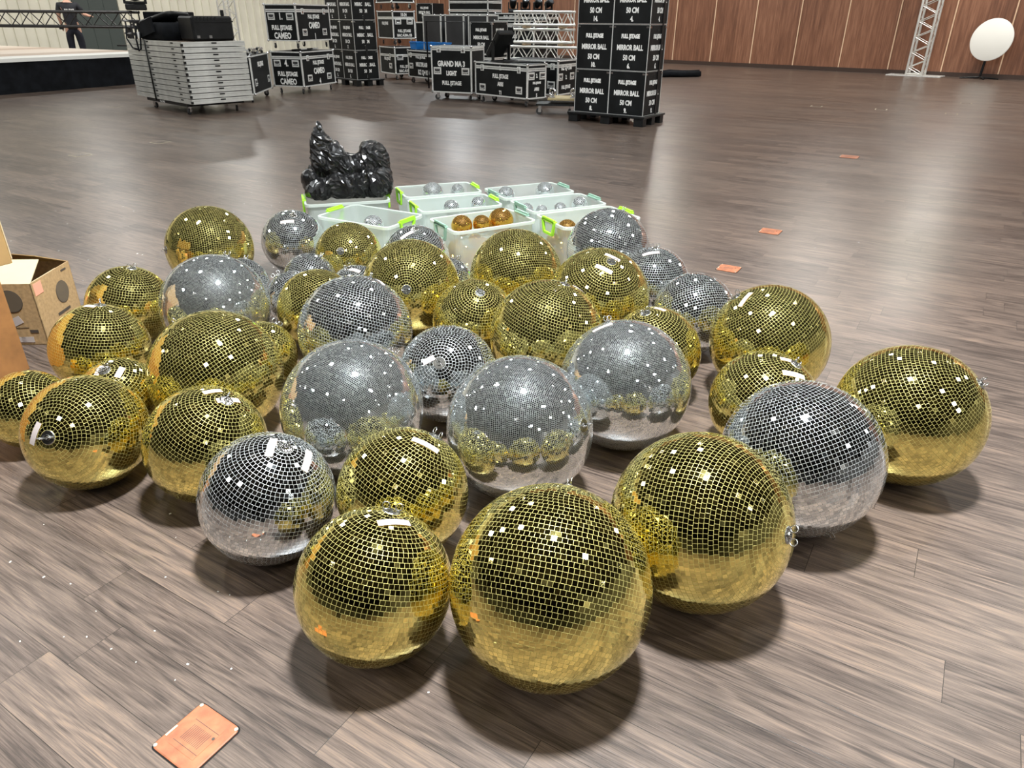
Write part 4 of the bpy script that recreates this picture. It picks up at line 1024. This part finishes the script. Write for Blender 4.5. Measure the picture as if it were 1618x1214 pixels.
for nm_, T in (('speaker_print', onto_left(0.12, 0.235, 0.001)), ('speaker_print', onto_right(0.24, 0.20, 0.001))):
    b = MB(); n = 36
    b.lathe([(0.058, 0), (0.058, 0.0012)], INK, n, T, False)
    b.lathe([(0.055, 0.0012), (0.055, 0.0018)], GRILL, n, T, False); b.build(nm_, c1)
for pts_ in (((0.22, 0.13, 0.055, 0.04, 25), (0.235, 0.03, 0.05, 0.03, 0), (0.17, 0.03, 0.06, 0.03, 0)),):
    for s_, z_, a_, c_, rot in pts_:
        b = MB(); b.box((-a_/2, -c_/2, 0), (a_/2, c_/2, 0.001), PAPER, onto_left(s_*0.55, z_, 0.001) @ Matrix.Rotation(R(rot), 4, 'Z')); b.build('paper_label', c1)
b = MB(); b.box((-0.035, -0.03, 0), (0.035, 0.03, 0.001), PINK, onto_right(0.05, 0.285, 0.001)); b.build('pink_sticker', c1)
b = MB(); b.box((-0.06, -0.007, 0), (0.06, 0.007, 0.001), INK, onto_right(0.21, 0.105, 0.001)); b.box((-0.025, -0.005, 0), (0.025, 0.005, 0.001), INK, onto_right(0.30, 0.30, 0.001))
b.box((-0.05, -0.001, 0), (0.05, 0.001, 0.001), INK, onto_left(0.12, 0.095, 0.001)); b.box((-0.02, -0.008, 0), (0.02, 0.008, 0.001), INK, onto_left(0.05, 0.075, 0.001)); b.build('print_bar', c1)
M_BROWN = noisy('tan_board', (0.26, 0.115, 0.035), 0.75, 0, 0.18, 14)
c2 = carton(-2.287, 3.02, 250, 1.0, 0.9, 0.48, 0, 'large plain tan cardboard box cut by the left edge of the picture', M_BROWN)
c3 = carton(-2.285, 3.13, 240, 1.0, 0.8, 0.36, 0.485, 'upper cardboard box with layered folded edges resting on the tan box', KRAFT)
for k in range(4):
    plate(c3, 'folded_edge', [(0.02*k, -0.004-0.006*k, 0.02), (0.02*k, -0.004-0.006*k, 0.36-0.01*k), (0.3, -0.004-0.006*k, 0.36-0.01*k), (0.3, -0.004-0.006*k, 0.02)], KRAFT if k % 2 else CREAM)

# ------------------------------------------------------------------ the stagehand behind the black truss

SKIN = mat('skin', (0.62, 0.36, 0.26), 0.55); TEE = mat('black_cotton', (0.012, 0.013, 0.018), 0.85); SHORTS = mat('dark_trousers', (0.010, 0.012, 0.022), 0.85)
HAIR = mat('reddish_hair', (0.22, 0.07, 0.03), 0.7); SHOE = mat('dark_shoes', (0.02, 0.02, 0.02), 0.6)
def skinned(name, chains, m, parent, sub=1):
    vs = []; es = []; rs = []; key = {}
    for ch in chains:
        prev = None
        for x, y, z, r in ch:
            k = (round(x, 4), round(y, 4), round(z, 4))
            if k not in key: key[k] = len(vs); vs.append((x, y, z)); rs.append(r)
            if prev is not None and prev != key[k]: es.append((prev, key[k]))
            prev = key[k]
    me = bpy.data.meshes.new(name); me.from_pydata(vs, es, []); o = bpy.data.objects.new(name, me); col.objects.link(o)
    md = o.modifiers.new('s', 'SKIN'); md.use_smooth_shade = True
    sv = me.skin_vertices[0].data
    for i, r in enumerate(rs): sv[i].radius = (r, r) if not isinstance(r, tuple) else r
    sv[0].use_root = True
    if sub: s = o.modifiers.new('d', 'SUBSURF'); s.levels = s.render_levels = sub
    me2 = bpy.data.meshes.new_from_object(o.evaluated_get(bpy.context.evaluated_depsgraph_get())); bpy.data.objects.remove(o)
    me2.materials.clear(); me2.materials.append(m)
    for p in me2.polygons: p.use_smooth = True
    return link(name, me2, parent)
# local frame: x = his right, +y = away from the camera (he faces away), z up; height 1.85 m
pe = empty('person', (-13.62, 24.45, 0.101), 'person in a black T-shirt seen from behind, one hand on the black truss', 'person', None, R(28))
hand = lambda s, x, y, z, dx, dy, dz: [[(x, y, z, 0.028), (x+dx*0.05, y+dy*0.05, z+dz*0.05, 0.03)]] + [
    [(x+dx*0.05, y+dy*0.05, z+dz*0.05, 0.03), (x+dx*0.09+(f-1.5)*0.018*abs(dz)+0.0, y+dy*0.09+(f-1.5)*0.018*(1-abs(dz)), z+dz*0.09, 0.010), (x+dx*(0.15+0.012*(1.5-abs(f-1.5))), y+dy*0.14+(f-1.5)*0.02*(1-abs(dz)), z+dz*0.15-0.02, 0.008)] for f in range(4)] + [
    [(x+dx*0.05, y+dy*0.05, z+dz*0.05, 0.03), (x+dx*0.06-0.03*s, y+dy*0.06+0.02, z+dz*0.06, 0.011), (x+dx*0.10-0.04*s, y+dy*0.10+0.03, z+dz*0.10, 0.009)]]
body = [[(0, 0, 0.98, 0.15), (0, 0, 1.12, 0.14), (0, 0.01, 1.28, 0.155), (0, 0.02, 1.45, 0.15), (0, 0.02, 1.56, 0.075), (0, 0.03, 1.63, 0.06)],
        [(0, 0.03, 1.63, 0.06), (0, 0.05, 1.70, 0.085), (0, 0.055, 1.77, 0.10), (0, 0.05, 1.84, 0.07)],
        [(0, 0.02, 1.45, 0.15), (-0.19, 0.02, 1.48, 0.07), (-0.26, 0.03, 1.22, 0.05), (-0.24, 0.08, 1.0, 0.035)],
        [(0, 0.02, 1.45, 0.15), (0.19, 0.02, 1.48, 0.07), (0.33, 0.02, 1.26, 0.05), (0.44, -0.2, 1.22, 0.035)],
        [(0, 0, 0.98, 0.15), (-0.11, 0, 0.90, 0.095), (-0.12, 0.01, 0.50, 0.06), (-0.13, -0.03, 0.10, 0.042), (-0.13, 0.12, 0.04, 0.035)],
        [(0, 0, 0.98, 0.15), (0.11, 0, 0.90, 0.095), (0.12, 0.01, 0.50, 0.06), (0.13, -0.03, 0.10, 0.042), (0.13, 0.12, 0.04, 0.035)]]
body += hand(-1, -0.24, 0.08, 1.0, 0.05, 0.2, -0.97) + hand(1, 0.44, -0.2, 1.22, 0.6, -0.75, -0.05)
skinned('body', body, SKIN, pe)
skinned('black_t_shirt', [[(0, 0, 0.84, 0.175), (0, 0, 0.98, 0.175), (0, 0, 1.12, 0.165), (0, 0.01, 1.28, 0.17), (0, 0.02, 1.45, 0.165), (0, 0.02, 1.54, 0.09)],
    [(0, 0.02, 1.45, 0.165), (-0.19, 0.02, 1.48, 0.09), (-0.245, 0.025, 1.26, 0.075)], [(0, 0.02, 1.45, 0.165), (0.19, 0.02, 1.48, 0.09), (0.31, 0.03, 1.30, 0.075)]], TEE, pe)
skinned('trousers', [[(0, 0, 1.0, 0.16), (0, 0, 0.93, 0.165), (-0.11, 0, 0.86, 0.115), (-0.12, 0.01, 0.50, 0.09), (-0.13, -0.03, 0.12, 0.07)], [(0, 0, 0.93, 0.165), (0.11, 0, 0.86, 0.115), (0.12, 0.01, 0.50, 0.09), (0.13, -0.03, 0.12, 0.07)]], SHORTS, pe)
skinned('hair', [[(0, 0.02, 1.76, 0.09), (0, 0.03, 1.83, 0.095), (0, 0.06, 1.88, 0.06)]], HAIR, pe)
skinned('beard', [[(-0.06, 0.10, 1.70, 0.04), (0, 0.14, 1.66, 0.05), (0.06, 0.10, 1.70, 0.04)]], HAIR, pe)
for s in (-1, 1): skinned('shoe', [[(s*0.13, -0.05, 0.05, 0.05), (s*0.13, 0.06, 0.045, 0.055), (s*0.13, 0.17, 0.035, 0.04)]], SHOE, pe)
b = MB(); T = basis((1, 0, 0), (0, 0, 1), (0, -1, 0), (0.02, -0.155, 1.36)); b.text('FULL STAGE', 0.07, WHITEPAINT, T, 0.004, wid=0.22); b.build('shirt_lettering', pe)
b = MB(); 
for dx, y in ((0.0, 0.0),):
    b.box((-0.04, -0.02, 0.02), (0.06, 0.05, 0.12), BLACKB)
b.build('belt_pouch', pe, (-0.27, 0, 0.86))
pe.scale = (1.18, 1.12, 1.10)
b = MB(); b.box((-1.2, -0.7, 0), (1.2, 0.7, 0.10), mat('riser_wood', (0.25, 0.18, 0.12), 0.7))
tag(b.build('low_riser', None, (-13.62, 24.5, 0.0), R(28)), 'low riser behind the stage on which the person stands', 'riser')
# grains of glitter and broken tile chips strewn over the floor
rnd = random.Random(5); b = MB(); CH = mat('tile_chip', (0.85, 0.86, 0.82), 0.25, 0.4)
for k in range(260):
    if k < 150: x, y = rnd.gauss(-2.2, 1.1), rnd.gauss(5.8, 1.3)
    elif k < 200: x, y = rnd.uniform(-2, 4), rnd.uniform(3, 9)
    else: x, y = rnd.gauss(-0.9, 0.7), rnd.gauss(1.5, 0.35)
    s = rnd.choice((0.0018, 0.0025, 0.0035)) * (1 if y < 3 else 1.5); a = rnd.random()*3
    T = Matrix.Translation((x, y, 0)) @ Matrix.Rotation(a, 4, 'Z'); b.box((-s, -s*0.7, 0.0002), (s, s*0.7, 0.0016), CH, T)
tag(b.build('tile_chips'), 'tiny bright tile chips scattered over the plank floor', 'debris', kind='stuff')
